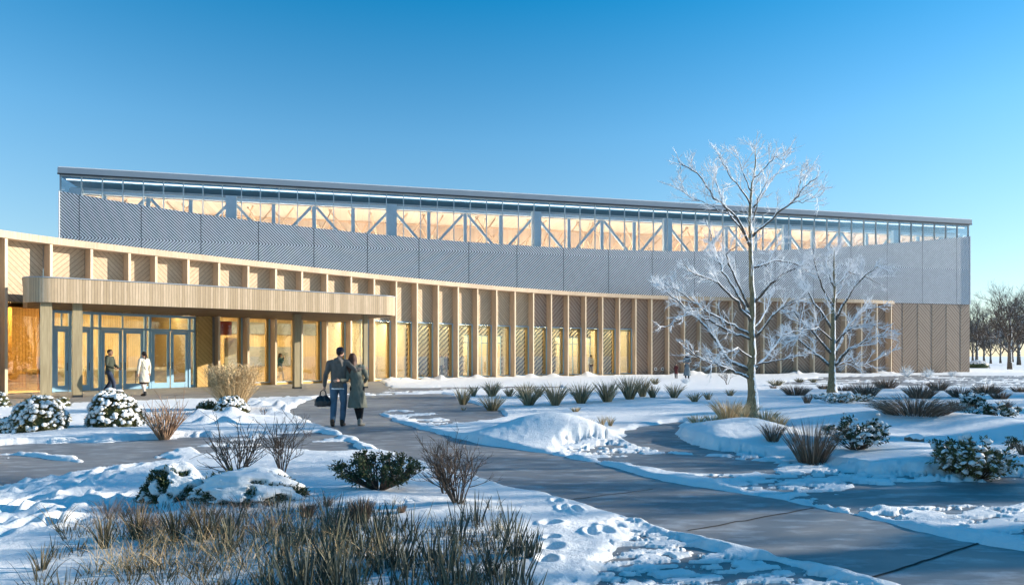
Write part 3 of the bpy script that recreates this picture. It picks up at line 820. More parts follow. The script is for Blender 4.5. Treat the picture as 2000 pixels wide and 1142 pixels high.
# roof, fascia, snow on it
HALLD = 32.0
ZR0, ZR1 = 14.27, 14.76
mb = MB(); mb.wall(hp(-.06), hp(HLEN+.06), ZR0+.02, ZR1, HN, -HALLD-.4, .25); rf = mb.build('roof', M['fascia'], BL)
mb = MB(); mb.wall(hp(-.02), hp(HLEN+.02), ZR1+.0, ZR1+.07, HN, -HALLD-.3, .21); mb.build('roof_snow', M['snow'], rf)
mb = MB(); mb.wall(hp(-.07), hp(HLEN+.07), ZR0+.0, ZR0+.08, HN, .16, .28); mb.build('drip_edge', M['dark'], rf)
mb = MB(); mb.wall(hp(.1), hp(HLEN-.1), ZR0-.15, ZR0+.018, HN, -HALLD, -.12); mb.build('hall_ceiling', M['teal'], rf)
# glazing
for s in np.arange(.02, HLEN, 1.325):
    mb = MB(); z0 = ztop(s)-.1; mb.wall(hp(s-.03), hp(s+.03), z0, ZR0, HN, -.12, .05); mb.build('mullion', M['mullion'], BL)
mb = MB(); n = 30
for k in range(n):
    x, y = HLEN*k/n, HLEN*(k+1)/n; P, Q = hp(x,-.03), hp(y,-.03); P2, Q2 = hp(x,-.045), hp(y,-.045)
    mb.hexa([(*P,ztop(x)-.1),(*Q,ztop(y)-.1),(*Q2,ztop(y)-.1),(*P2,ztop(x)-.1),(*P,ZR0),(*Q,ZR0),(*Q2,ZR0),(*P2,ZR0)])
mb.build('clerestory_glass', M['glass_hi'], BL)
mb = MB(); mb.wall(hp(0), hp(HLEN), ZR0-.07, ZR0, HN, -.1, .06); mb.build('head_rail', M['mullion'], BL)
def side(s, mat, z0, z1, name, w=.02, d0=-.1, d1=-HALLD):
    A, B = hp(s, d0), hp(s, d1); mb = MB(); mb.wall(A, B, z0, z1, HD, -w, w); mb.build(name, mat, BL)
side(.0, M['louvre'], ZB, 12.9, 'side_wall', .05); side(HLEN, M['louvre'], ZB, 11.4, 'side_wall', .05)
side(.0, M['glass_hi'], 12.9, ZR0, 'side_glass'); side(HLEN, M['glass_hi'], 11.4, ZR0, 'side_glass')
side(HLEN, M['boards_a'], .0, ZB, 'side_wall', .05)
side(.0, M['boards_a'], .0, ZB, 'side_wall', .05, -.1)
mb = MB(); mb.wall(hp(0), hp(HLEN), .0, ZR0, HN, -HALLD, -HALLD+.1); mb.build('rear_wall', M['louvre'], BL)
# steel frame just inside the glass
COLS = [-.3, 11.18, 22.98, 34.78, 46.58, 58.38, 70.18]
TC = 13.45
st = MB(); st.wall(hp(.3), hp(HLEN-.3), TC-.24, TC-.02, HN, -.95, -.70); st.build('top_chord', M['steel'], BL)
mb = MB(); mb.wall(hp(.3), hp(HLEN-.3), TC+.12, TC+.3, HN, -1.6, -1.3); mb.build('ceiling_rib', M['fascia'], BL)
mb = MB(); mb.wall(hp(.3), hp(HLEN-.3), ZR0-.24, ZR0-.18, HN, -.34, -.24); mb.build('strip_light', M['lamp_cool'], BL)
for i, c in enumerate(COLS):
    if i == 0: c = .9
    mb = MB(); mb.wall(hp(c-.38), hp(c+.38), .1 if 0 else 6.6, TC+.05, HN, -.66, -.28); mb.build('steel_column', M['steel'], BL)
    nxt = COLS[i+1] if i+1 < len(COLS) else HLEN+3.4
    if i == 0: c = -.3
    bay = (nxt-c)/4
    for j in range(1, 4):
        s = c+bay*j
        if s > HLEN-.4: continue
        mb = MB(); mb.wall(hp(s-.13), hp(s+.13), 7, TC-.32, HN, -.92, -.72); mb.build('truss_post', M['steel'], BL)
    for j in range(4):
        s0, s1 = c+bay*j, c+bay*(j+1)
        if s1 > HLEN: continue
        z1 = TC-.4; z0 = TC-.4-bay*1.05
        A, B = ((hp(s0+.2,-.82), z1), (hp(s1,-.82), z0)) if j % 2 == 0 else ((hp(s0,-.82), z0), (hp(s1-.2,-.82), z1))
        mb = MB(); mb.beam((*A[0], A[1]), (*B[0], B[1]), .16, .2); mb.build('truss_brace', M['steel'], BL)
# warm hall: boarded wall, timber trusses, lamps
mb = MB(); mb.wall(hp(.6), hp(HLEN-.6), 6.6, ZR0-.5, HN, -7.1, -7.0); mb.build('hall_wall', M['peach'], BL)
mb = MB(); mb.wall(hp(.6), hp(HLEN-.6), 13.3, 13.4, HN, -7, -1.75); mb.build('hall_soffit', M['peach'], BL)
mb = MB(); mb.wall(hp(.6), hp(HLEN-.6), 6.7, 6.8, HN, -7, -.3); mb.build('hall_floor', M['floor'], BL)
_r3 = random.Random(11)
for i in range(52):
    s = 2+i*1.48; 
    for (o0, o1) in ((-2.2,-5.0),(-6.4,-4.2)):
        sgn = 1 if _r3.random() < .5 else -1
        A = (*hp(min(HLEN-1, max(1, s+sgn*1.6)), o0), 13.2); B = (*hp(min(HLEN-1, max(1, s-sgn*_r3.uniform(.6,3.2))), o1), 8.2)
        mb = MB(); mb.beam(A, B, .07, .12); mb.build('hall_brace', M['hall_wood'], BL)
for z, o in ((12.7,-4.5),(11.0,-6.5)):
    mb = MB(); mb.wall(hp(1), hp(HLEN-1), z, z+.12, HN, o, o+.1); mb.build('hall_beam', M['hall_wood'], BL)
for s in np.arange(3, HLEN-1, 4.6):
    mb = MB(); A, B = hp(s, -1.3), hp(s+1.0, -6.9); mb.beam((*A, 12.9), (*B, 11.2), .08, .14); mb.build('hall_rafter', M['hall_wood'], BL)
for s in np.arange(1.5, HLEN-5, 5.0):
    mb = MB(); mb.wall(hp(s), hp(s+4.7), 8.0, 8.1, HN, -3.6, -3.1); mb.build('hall_lamp', M['lamp_hall'], BL)
# ---------------------------------------------------------------- vegetation
M['bark'] = m_snowtop('bark_snow', (.13,.10,.06), (.32,.26,.15), .35, scale=7, wind=1.1)
M['limb'] = m_snowtop('limb_snow', (.07,.055,.045), (.15,.125,.10), .12, amount=.05, scale=14, wind=.25)
M['frost'] = m_snowtop('frosted_twig', (.58,.56,.56), (.84,.84,.85), .05, (.93,.93,.94), amount=.35, scale=20)
M['rime'] = simple('rime', (.84,.87,.91), .6)
M['twig'] = m_island('bare_twig', [(.06,.04,.03), (.13,.09,.065)])
M['redtwig'] = m_island('russet_twig', [(.20,.11,.07), (.40,.27,.17)])
M['far_bark'] = m_snowtop('far_bark', (.06,.05,.042), (.11,.09,.08), .55)
M['g_green'] = m_island('blade_dark_green', [(.045,.042,.025), (.11,.09,.048), (.24,.175,.09)])
M['g_blue'] = m_island('blade_grey_green', [(.035,.045,.04), (.075,.09,.075), (.16,.15,.09)])
M['g_tan'] = m_island('blade_straw', [(.34,.23,.11), (.55,.40,.22), (.70,.54,.32)])
M['g_brown'] = m_island('blade_brown', [(.10,.07,.05), (.20,.135,.095), (.32,.23,.16)])
M['g_yucca'] = m_island('blade_olive', [(.13,.115,.065), (.29,.24,.14), (.48,.40,.25)])
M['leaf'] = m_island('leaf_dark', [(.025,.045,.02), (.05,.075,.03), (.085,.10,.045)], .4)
M['leaf_o'] = m_island('leaf_olive', [(.07,.08,.03), (.14,.14,.055), (.24,.20,.09)], .5)
M['snow_s'] = m_snow('snow_cap', 60)
M['rock'] = m_snowtop('rock_snow', (.13,.09,.07), (.25,.19,.15), .25)

def unit(v): return v/np.maximum(np.linalg.norm(v, axis=-1, keepdims=True), 1e-9)
def blades(base, dirs, h, w, droop, seg=4, g=None):
    """base (n,3), dirs unit (n,3), h (n,), w (n,), droop (n,) -> V, F ; each blade a tapered strip bending over"""
    n = len(base); g = g or rng
    side = unit(np.cross(dirs, g.normal(size=(n,3))))
    out = unit(np.stack([dirs[:,0], dirs[:,1], np.zeros(n)], 1)+1e-6)
    V = np.zeros((n, seg*2+1, 3))
    for k in range(seg+1):
        t = k/seg
        c = base + dirs*(h*t)[:,None] + out*(droop*h*t*t)[:,None] - np.array([0,0,1])*(droop*h*t**3*.55)[:,None]
        if k < seg:
            ww = w*(1-.7*t)
            V[:, 2*k] = c - side*ww[:,None]/2; V[:, 2*k+1] = c + side*ww[:,None]/2
        else: V[:, 2*k] = c
    m = seg*2+1; off = (np.arange(n)*m)[:,None,None]
    q = np.array([(2*k,2*k+1,2*k+3,2*k+2) for k in range(seg-1)])[None]+off
    t = np.array([[(2*seg-2, 2*seg-1, 2*seg)]])[0][None]+off
    return V.reshape(-1,3), [q.reshape(-1,4), t.reshape(-1,3)]
def tuft_geo(n, h, spread, w, base_r, droop=.25, up=1.0, g=None, seg=4):
    g = g or rng
    a = g.uniform(0, 2*np.pi, n); r = np.sqrt(g.uniform(0, 1, n))
    lean = r*spread + g.normal(0, .06, n)
    base = np.stack([np.cos(a)*r*base_r, np.sin(a)*r*base_r, np.full(n, -.02)], 1)
    d = unit(np.stack([np.cos(a)*lean, np.sin(a)*lean, np.full(n, up)], 1))
    hh = h*(1-.35*g.uniform(0, 1, n)**1.5)*(1-.12*r)
    return blades(base, d, hh, w*g.uniform(.6, 1.2, n), droop*g.uniform(.2, 1.6, n), seg, g)
def leaves_geo(C, D, L, Wd, g=None):
    """pointed leaves, two folded triangles each"""
    g = g or rng; n = len(C); s = unit(np.cross(D, g.normal(size=(n,3)))); nn = np.cross(D, s)
    L = np.broadcast_to(L, n)[:,None]; Wd = np.broadcast_to(Wd, n)[:,None]
    V = np.stack([C, C+D*L*.45+s*Wd/2+nn*Wd*.12, C+D*L, C+D*L*.45-s*Wd/2+nn*Wd*.12], 1).reshape(-1,3)
    i = np.arange(n)[:,None]*4
    return V, np.concatenate([i+np.array([[0,1,2]]), i+np.array([[0,2,3]])])
def blobs_geo(C, Rr, flat=.55, g=None, n1=7, ax=None):
    """small snow pads: flattened lumpy domes, C (n,3), Rr (n,)"""
    g = g or rng; n = len(C)
    rings = [(0.0, 1.0, 1), (.6, .78, n1), (1.0, .15, n1), (.85, -.25, n1)]
    vs = []; 
    for r, z, k in rings:
        for j in range(k):
            t = 2*np.pi*j/k
            rr = r*(1+g.uniform(-.22, .22, n))
            vs.append(np.stack([C[:,0]+Rr*rr*np.cos(t), C[:,1]+Rr*rr*np.sin(t), C[:,2]+Rr*flat*z*(1+g.uniform(-.15,.15,n))], 1))
    V = np.stack(vs, 1); m = V.shape[1]; off = (np.arange(n)*m)[:,None,None]
    if ax is not None:
        q = V-C[:,None,:]; z = ax[:,None,:]; x = unit(np.cross(np.array([.3,1,.1]), ax))[:,None,:]; y = np.cross(z, x)
        V = C[:,None,:]+q[...,0:1]*x+q[...,1:2]*y+q[...,2:3]*z
    t3 = np.array([(0, 1+j, 1+(j+1) % n1) for j in range(n1)])[None]+off
    q = []
    for b in (1, 1+n1):
        q += [(b+j, b+n1+j, b+n1+(j+1) % n1, b+(j+1) % n1) for j in range(n1)]
    q = np.array(q)[None]+off
    return V.reshape(-1,3), [t3.reshape(-1,3), q.reshape(-1,4)]

GM = {}
def tuft(px, py, hpx, wpx, label, mat='g_yucca', n=60, name='grass_tuft', cat='grass tuft', group=None, droop=.2, wd=.010, spread=None, base=.16, dz=0.0):
    x, y = ground_xy(px, py, .1); z = gz(x, y)+dz; k = y/F; h = hpx*k; w = wpx*k
    if mat == 'g_yucca': n = int(n*1.7); h *= 1.22; w *= 1.18; wd *= 1.5
    if mat == 'g_brown': n = int(n*1.9); h *= .92
    wd = max(wd, (.00105 if mat != 'g_brown' else .0007)*y)
    sp = spread if spread is not None else min(1.6, (w/2-.16*w*.5)/max(h, .05)*1.0)
    g = np.random.default_rng(int(px*7+py*13))
    V, Fc = tuft_geo(int(n*1.2), h*1.22, sp, wd*1.15, w*base*.8, droop, 1.0, g)
    o = np_mesh(name, V, Fc, M[mat], loc=(x, y, z)); tag(o, label, cat, group); return o

GR = 'olive grass tufts in the row before the windows'
T = tuft
rowl = ['leftmost', 'second from the left', 'third from the left', 'fourth from the left', 'fifth from the left', 'sixth from the left', 'seventh from the left',
        'eighth from the left', 'ninth from the left']
for i, (px, py, h, w, n) in enumerate([(904,784,33,34,45),(961,795,32,46,70),(1033,789,34,50,80),(1084,790,40,48,90),(1135,787,38,48,90),(1186,786,38,46,90),(1230,783,40,44,90),(1255,779,34,30,60),(1275,781,24,26,40)]):
    T(px, py, h, w, 'spiky olive tuft, %s in the front row beyond the path' % rowl[i], 'g_yucca', n, group=GR, wd=.014)
for i, (px, py, h, w, n) in enumerate([(925,771,19,18,30),(961,771,27,36,60),(995,771,17,26,40),(1027,774,27,40,60),(1052,772,20,24,40)]):
    T(px, py, h, w, 'short olive tuft, %s of those behind the front row' % rowl[i], 'g_yucca', n, group=GR, wd=.014)
for px, py, h, w, n, lab in [(1317,781,26,34,45,'thin grass tuft alone in snow right of the olive row'),(1357,787,18,30,35,'low dark tuft in open snow left of the big tree trunk'),
    (1383,783,15,20,25,'tiny spiky tuft in open snow close to the big tree trunk'),(1426,771,13,22,25,'tiny tuft in snow just left of the big trunk and farther back'),
    (1279,749,12,24,30,'small flat tuft near the two round wall vents'),(1516,751,13,38,50,'flat dark tuft on the snow right of the big trunk'),
    (1561,743,8,26,30,'very low tuft near the timber wall between the two trees'),(1589,744,8,20,25,'low tuft beside the thin tree near the timber wall'),
    (905,794,9,10,10,'tiny sprig at the path edge by the leftmost olive tuft')]:
    T(px, py, h, w, lab, 'g_yucca', n, group='small tufts scattered over the snow', wd=.013)
for px, py, h, w, n, lab in [(1124,801,13,28,40,'small tan tuft peeping over the snow mound'),(1156,833,19,10,18,'thin straw tuft, left one on the end of the snow mound'),
    (1176,830,26,16,26,'straw tuft, middle one on the end of the snow mound'),(1192,827,24,20,26,'straw tuft, right one on the end of the snow mound')]:
    T(px, py, h, w, lab, 'g_tan', n, group='straw tufts on the snow mound', wd=.007, dz=.0)
BR = 'brown bushes of grass on the snow bank at the right'
for px, py, h, w, n, lab in [(1554,769,26,62,150,'tan and brown grass clump left of the thin tree trunk'),(1648,761,14,54,80,'low brown grass clump right of the thin tree trunk'),
    (1610,758,14,34,50,'low brown clump just behind the thin tree trunk'),(1690,772,34,62,170,'large dark brown grass bush right of the thin tree'),(1730,756,24,56,130,'brown bush half hidden behind the large dark brown one'),
    (1797,775,34,66,170,'brown grass bush with snow at its foot, midway along the far bank'),(1832,760,24,40,100,'smaller brown bush behind the one midway along the bank'),
    (1878,773,26,58,150,'round brown bush left of the snow flecked evergreen'),(1928,766,24,64,150,'wide brown bush at the right of the far bank'),
    (1953,776,20,42,90,'small brown bush in front of the wide one at the right'),(1992,763,16,36,80,'brown bush cut by the right edge of the photo'),
    (1863,791,16,22,45,'small brown tuft left of the snow flecked evergreen'),(1964,793,18,28,50,'small brown tuft right of the snow flecked evergreen'),
    (1576,787,22,20,40,'rust brown tuft in front of the thin tree trunk'),(1510,756,9,18,25,'low brown scrap of grass between the trees')]:
    T(px, py, h, w, lab, 'g_brown', n, group=BR, wd=.010, name='grass_clump', cat='grass clump', droop=.12, base=.3)
T(1786, 831, 52, 168, 'wide arching grey grass clump in the snow right of the trees', 'g_brown', 420, name='grass_clump', cat='grass clump', wd=.009, droop=.35, spread=1.35, base=.38)
T(1585, 893, 92, 96, 'tall upright fan of thin brown blades beside the path', 'g_brown', 190, name='grass_clump', cat='grass clump', wd=.008, droop=.10, spread=.52, base=.3)
T(1509, 871, 46, 46, 'brown grass fan left of the tall upright one', 'g_brown', 90, name='grass_clump', cat='grass clump', wd=.008, spread=.5, base=.25)
T(1812, 916, 20, 40, 'sparse dry stalks left of the snow heap at the right', 'g_brown', 16, name='dry_stalks', cat='dry stalks', wd=.005, spread=.8)
T(1997, 890, 30, 30, 'dark tuft cut by the right edge above the snowy evergreen', 'g_brown', 60)
TN = 'straw coloured grasses around the foot of the big tree'
for px, py, h, w, n, lab in [(1362,832,20,40,70,'leftmost low straw clump on the tree mound'),(1392,832,22,34,60,'second straw clump from the left on the tree mound'),
    (1423,838,46,58,210,'large straw clump left of the big trunk'),(1452,828,44,44,170,'tall straw clump touching the big trunk on the left'),(1494,832,34,56,180,'straw clump touching the big trunk on the right'),
    (1522,836,26,32,70,'rusty straw clump at the right end of the tree mound'),(1452,845,22,26,40,'small thin straw tuft in front of the big trunk')]:
    T(px, py, h, w, lab, 'g_tan', n, group=TN, name='grass_clump', cat='grass clump', wd=.008, droop=.22, base=.35)

# feather grass near the building
def feather(px, py, hpx, wpx, label):
    x, y = ground_xy(px, py, .1); z = gz(x, y); k = y/F; h = hpx*k
    root = empty('feather_grass', (x, y, z), 0, label, 'ornamental grass')
    g = np.random.default_rng(3)
    V, Fc = tuft_geo(1000, h*.95, .36, .010, .28, .25, 1, g); np_mesh('blades', V, Fc, M['g_tan'], root)
    n = 420; a = g.uniform(0, 6.28, n); r = np.sqrt(g.uniform(0,1,n)); d = unit(np.stack([np.cos(a)*r*.33, np.sin(a)*r*.33, np.ones(n)], 1)); hh = h*g.uniform(.7, 1.08, n)
    base = np.stack([np.cos(a)*r*.2, np.sin(a)*r*.2, np.zeros(n)], 1)
    V, Fc = blades(base, d, hh, np.full(n, .009), g.uniform(.05,.2,n), 4, g); np_mesh('stems', V, Fc, M['g_tan'], root)
    tips = V.reshape(n, -1, 3)[:, -1]; CC = []; DD = []
    for q in range(16):
        CC.append(tips - d*(.02*q)); DD.append(unit(d+g.normal(0,.45,(n,3))))
    V, Fc = leaves_geo(np.concatenate(CC), np.concatenate(DD), .09, .014, g); np_mesh('plumes', V, Fc, M['g_tan'], root)
feather(455, 796, 88, 92, 'big tan feathery ornamental grass in front of the window bays')

def scatter_dome(n, rx, ry, rz, g, zmin=-.05, p=1.0):
    v = unit(g.normal(size=(n*3,3))); v = v[v[:,2] > zmin][:n]; v = v
    return v*np.array([rx, ry, rz]), v
def dome_bush(px, py, wpx, hpx, label, group=None, cover=.55, leafmat='leaf_o', nb=260, pad=.055, name='snowy_shrub', lsize=.06, g=None, rough=.12):
    x, y = ground_xy(px, py, .08); z = gz(x, y)-.02; k = y/F; rx = wpx*k/2*.84; rz = hpx*k*.97; ry = rx*.95; y += ry*.6
    root = empty(name, (x, y, z), 0, label, 'shrub', group); g = g or np.random.default_rng(int(px+py*3))
    P, Nn = scatter_dome(nb, rx, ry, rz, g)
    bump_ = 1+rough*(vnoise(Nn[:,0]*3+px, Nn[:,1]*3+Nn[:,2]*2, 4)-.5)*2; P = P*bump_[:,None]
    q = 16
    C = np.repeat(P, q, 0)*g.uniform(.90, 1.0, (len(P)*q,1))+g.normal(0, lsize*.45, (len(P)*q,3)); D = unit(np.repeat(Nn, q, 0)*1.1+g.normal(0,.7,(len(P)*q,3)))
    V, Fc = leaves_geo(C, D, lsize*g.uniform(.7,1.2,len(C)), lsize*.38, g); np_mesh('foliage', V, Fc, M[leafmat], root)
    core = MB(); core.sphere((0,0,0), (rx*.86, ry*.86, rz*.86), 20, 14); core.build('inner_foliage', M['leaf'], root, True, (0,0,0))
    keep = g.uniform(0,1,len(P)) < cover*(.35+.9*np.clip(Nn[:,2],0,1))*1.4
    C = P[keep]+Nn[keep]*lsize*.35+np.array([0,0,lsize*.25])
    ax = unit(Nn[keep]+np.array([0,0,.5])+g.normal(0,.3,(len(C),3)))
    V, Fc = blobs_geo(C, pad*g.uniform(.3,.95,len(C)), .7, g, 7, ax); np_mesh('snow_cap', V, Fc, M['snow_s'], root, smooth=True)
    st = MB()
    for i in range(7):
        a = i*.9; st.tube([(0,0,-.03),(math.cos(a)*rx*.4,math.sin(a)*ry*.4,rz*.35),(math.cos(a)*rx*.7,math.sin(a)*ry*.7,rz*.6)], [.012,.009,.005], 5)
    st.build('stems', M['twig'], root, False, (0,0,0))
    return root
DG = 'domed snowy shrubs before the entrance'
dome_bush(60, 845, 108, 66, 'domed shrub speckled with snow, before the left canopy columns', DG, .8, nb=430, pad=.062)
dome_bush(208, 838, 118, 68, 'domed shrub thick with snow, directly before the glass doors', DG, .9, nb=470, pad=.07)
dome_bush(10, 846, 48, 26, 'small snowy shrub tucked against the left dome, cut by the edge', DG, .8, nb=150, pad=.06)
dome_bush(0, 792, 26, 30, 'snowy shrub cut by the left edge beside the pavement', DG, .6, nb=100, pad=.06)
dome_bush(112, 822, 34, 18, 'flat snowy shrub sheltering right of the left dome', DG, .9, nb=90, pad=.06)
dome_bush(117, 792, 26, 16, 'tiny snow flecked plant by the canopy column', None, .5, nb=60, pad=.05)
dome_bush(250, 788, 22, 9, 'tiny snow flecked plant at the pavement edge before the doors', None, .8, nb=40, pad=.05)
dome_bush(445, 806, 70, 30, 'snow laden olive shrub under the feathery grass', None, .9, nb=220, pad=.06)
dome_bush(400, 798, 40, 14, 'low dark ground shrub left of the feathery grass', None, .4, nb=100, pad=.04)

# big foreground shrubs under a thick blanket
def blanket_bush(px, py, wpx, hpx, label, seed, cov=.15):
    x, y = ground_xy(px, py, .12); z = gz(x, y)-.05; k = y/F; rx = wpx*k/2; rz = hpx*k*1.0; ry = rx*.7; y += ry*.8
    root = empty('snow_blanketed_shrub', (x, y, z), 0, label, 'shrub'); g = np.random.default_rng(seed)
    nu, nv = 150, 70
    U, Vv = np.meshgrid(np.linspace(0, 2*np.pi, nu, endpoint=False), np.linspace(.02, np.pi/2+.12, nv))
    nx, ny, nz = np.sin(Vv)*np.cos(U), np.sin(Vv)*np.sin(U), np.cos(Vv)
    lum = fbm(nx*2.6+seed, ny*2.6+nz*2.2, seed, 3); cutn = fbm(nx*4.2+7, nz*3.6+ny*3+seed, seed+5, 3)
    cover = sst(-.03, .05, nz*.62+(cutn-.5)*1.3-.28+cov)          # 1 = snow lies here
    Rr = 1+.34*(lum-.5)
    S = Rr*(.84+.20*cover)
    V = np.stack([nx*rx*S, ny*ry*S, nz*rz*S], -1).reshape(-1,3)
    i = (np.arange(nv-1)[:,None]*nu+np.arange(nu)[None]); j = (np.arange(nv-1)[:,None]*nu+(np.arange(nu)+1)[None] % nu)
    Fq = np.stack([i, i+nu, j+nu, j], -1).reshape(-1,4)
    top = np.arange(nu)[::-1]
    np_mesh('snow_blanket', V, [Fq, top[None]], M['snow_s'], root, smooth=True)
    m = cover.ravel() < .35; idx = np.where(m)[0]; idx = g.choice(idx, 3000)
    P = np.stack([nx*rx*Rr, ny*ry*Rr, nz*rz*Rr], -1).reshape(-1,3)[idx]; Nn = np.stack([nx, ny, nz], -1).reshape(-1,3)[idx]
    C = P*g.uniform(.84,1.0,(len(P),1))+g.normal(0,.012,(len(P),3)); D = unit(Nn+g.normal(0,.75,(len(P),3))+np.array([0,0,.2]))
    V, Fc = leaves_geo(C, D, .042*g.uniform(.7,1.3,len(C)), .018, g); np_mesh('foliage', V, Fc, M['leaf'], root)
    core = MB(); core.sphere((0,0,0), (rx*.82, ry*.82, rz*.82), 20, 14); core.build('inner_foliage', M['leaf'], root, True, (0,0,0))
    st = MB()
    for i in range(40):
        a = g.uniform(0,6.28); t = g.uniform(.5,1.3); p = Vector((math.cos(a)*math.sin(t)*rx, math.sin(a)*math.sin(t)*ry, math.cos(t)*rz)); st.tube([p*.3, p*.98], [.006,.003], 4)
    st.build('stems', M['twig'], root, False, (0,0,0))
    return root
blanket_bush(318, 972, 140, 76, 'dark leaved shrub under a smooth snow cap, left of the pair in the foreground', 3, -.01)
blanket_bush(462, 982, 236, 62, 'low spreading shrub buried in lumpy snow, right of the pair in the foreground', 8, .06)

# leafy shrubs built of stems and leaf clusters
def leafy(px, py, wpx, hpx, label, nst=34, nl=60, leafmat='leaf', snow=0.0, seed=1, lsize=.05, name='evergreen_shrub', spread=1.0, lw=.4, group=None):
    x, y = ground_xy(px, py, .08); z = gz(x, y)-.02; k = y/F; rx = wpx*k/2; h = hpx*k; g = np.random.default_rng(seed); y += rx*.3
    root = empty(name, (x, y, z), 0, label, 'shrub', group)
    st = MB(); C = []; D = []; S = []
    for i in range(nst):
        a = g.uniform(0, 6.28); r = math.sqrt(g.uniform(.02, 1))*spread
        tip = np.array([math.cos(a)*r*rx, math.sin(a)*r*rx*.8, h*(1-.45*r*r)*g.uniform(.7, 1.02)])
        b = np.array([math.cos(a)*.1*rx, math.sin(a)*.1*rx, 0]); mid = b*.5+tip*.5+np.array([0,0,-.08*h])+g.normal(0,.03*h,3)
        pts = [(1-t)**2*b+2*t*(1-t)*mid+t*t*tip for t in np.linspace(0,1,7)]
        st.tube(pts, list(np.linspace(.010,.003,7)*max(1,h*1.0)), 5)
        for q in range(5):
            t = g.uniform(.4, 1.0); p = (1-t)**2*b+2*t*(1-t)*mid+t*t*tip; dd = unit(np.array([math.cos(a),math.sin(a),.7])+g.normal(0,.6,3)); L = g.uniform(.12,.26)*h
            e = p+dd*L; st.tube([p, (p+e)/2+g.normal(0,.01,3), e], [.004,.003,.002], 4)
            m = nl//6
            tt = g.uniform(.3,1.05,m)[:,None]; C.append(p+dd*L*tt+g.normal(0,lsize*.25,(m,3))); D.append(unit(np.repeat(dd[None],m,0)*.8+g.normal(0,.7,(m,3)))); S.append(e)
        m = nl//4; C.append(tip+g.normal(0,lsize*.3,(m,3))); D.append(unit(g.normal(0,.7,(m,3))+np.array([0,0,.6]))); S.append(tip)
    st.build('stems', M['twig'], root, False, (0,0,0))
    C = np.concatenate(C); D = np.concatenate(D); C[:,2] = np.maximum(C[:,2], .01)
    V, Fc = leaves_geo(C, D, lsize*g.uniform(.7,1.3,len(C)), lsize*lw, g); np_mesh('foliage', V, Fc, M[leafmat], root)
    if snow > 0:
        S = np.array(S); S = S[g.uniform(0,1,len(S)) < max(snow, .35)]; S = S[S[:,2] > .02]; S = np.concatenate([S]*(1 if len(S) > 12 else 4))+g.normal(0,.02,(len(S)*(1 if len(S) > 12 else 4),3))
        V, Fc = blobs_geo(S+np.array([0,0,lsize*.2]), lsize*g.uniform(.35,.95,len(S)), .6, g, 7, unit(np.array([0,0,1.])+g.normal(0,.5,(len(S),3)))); np_mesh('snow_cap', V, Fc, M['snow_s'], root, smooth=True)
    return root
leafy(735, 962, 190, 78, 'green leafy evergreen shrub free of snow, in the foreground beside the path', 60, 70, 'leaf', 0, 5, .042)
leafy(1682, 891, 116, 66, 'upright leafy shrub with snow pads at its foot, right of the tall brown fan', 30, 50, 'leaf', .55, 6, .06)
leafy(1918, 925, 140, 88, 'large dark evergreen shrub dusted with snow at the right edge', 56, 60, 'leaf_o', .55, 7, .06)
leafy(1866, 912, 84, 40, 'low leafy branches spreading left of the large dusted evergreen', 16, 50, 'leaf', .2, 17, .055)
leafy(1975, 880, 26, 28, 'tiny upright evergreen sprig near the right edge', 5, 40, 'leaf', 0, 9, .05)
leafy(1906, 797, 48, 30, 'dense snow flecked evergreen on the far bank', 22, 50, 'leaf', .9, 10, .09)
leafy(1885, 801, 36, 12, 'flat snow covered plant before the flecked evergreen', 10, 40, 'leaf', .9, 11, .08)
leafy(1902, 824, 42, 12, 'flat dark plant lying in the snow, left of its wider neighbour', 10, 40, 'leaf', .4, 12, .07)
leafy(1962, 832, 66, 30, 'wide low evergreen poking out of the snow at the right', 18, 50, 'leaf', .5, 13, .07)
leafy(1640, 786, 120, 18, 'creeping twiggy ground plant under snow at the thin tree', 30, 30, 'leaf_o', .95, 14, .08)
leafy(1688, 783, 36, 16, 'snow covered cushion plant right of the thin tree', 12, 40, 'leaf', .9, 15, .08)
leafy(1640, 1139, 10, 1, 'x', 1, 8, 'leaf', 0, 16) if False else None

# bare twiggy shrubs
def twigs(mb, p, d, L, r, depth, g, fork=.5, bend=.18, lift=.04, sides=4, child=(2,4), shrink=.62):
    n = 5; pts = [np.array(p, float)]; d = unit(np.array(d, float))
    for i in range(n):
        d = unit(d+g.normal(0, bend*.5, 3)+np.array([0,0,lift])); pts.append(pts[-1]+d*L/n)
    rad = list(np.linspace(r, r*.5, n+1)); mb.tube(pts, rad, sides, cap=False)
    if depth <= 0: return
    for c in range(g.integers(child[0], child[1]+1)):
        t = g.uniform(.3, 1.0); i = min(n-1, int(t*n)); q = pts[i]+(pts[i+1]-pts[i])*(t*n-i if t < 1 else 1)
        dd = unit(pts[i+1]-pts[i]); nd = unit(dd+g.normal(0, fork, 3))
        twigs(mb, q, nd, L*shrink*g.uniform(.7,1.15), r*.6, depth-1, g, fork, bend, lift, max(3, sides-1), child, shrink)
def bare_shrub(px, py, hpx, wpx, label, n=12, depth=2, mat='twig', seed=1, r=.006, spread=.6, name='bare_shrub', cat='shrub', group=None, child=(2,4)):
    x, y = ground_xy(px, py, .08); z = gz(x, y)-.03; k = y/F; h = hpx*k; g = np.random.default_rng(seed); mb = MB()
    for i in range(n):
        a = g.uniform(0, 6.28); s = math.sqrt(g.uniform(.02,1))*spread
        twigs(mb, (math.cos(a)*.03, math.sin(a)*.03, 0), (math.cos(a)*s, math.sin(a)*s*.8, 1), h*g.uniform(.5,.72), r*1.1, depth, g, .45, .16, .05, 5, child)
    o = mb.build(name, M[mat], None, False, None); o.location = (x, y, z); tag(o, label, cat, group); return o
bare_shrub(895, 992, 128, 120, 'leafless twiggy shrub standing beside the path in the foreground', 20, 3, seed=21, r=.0075, spread=.62)
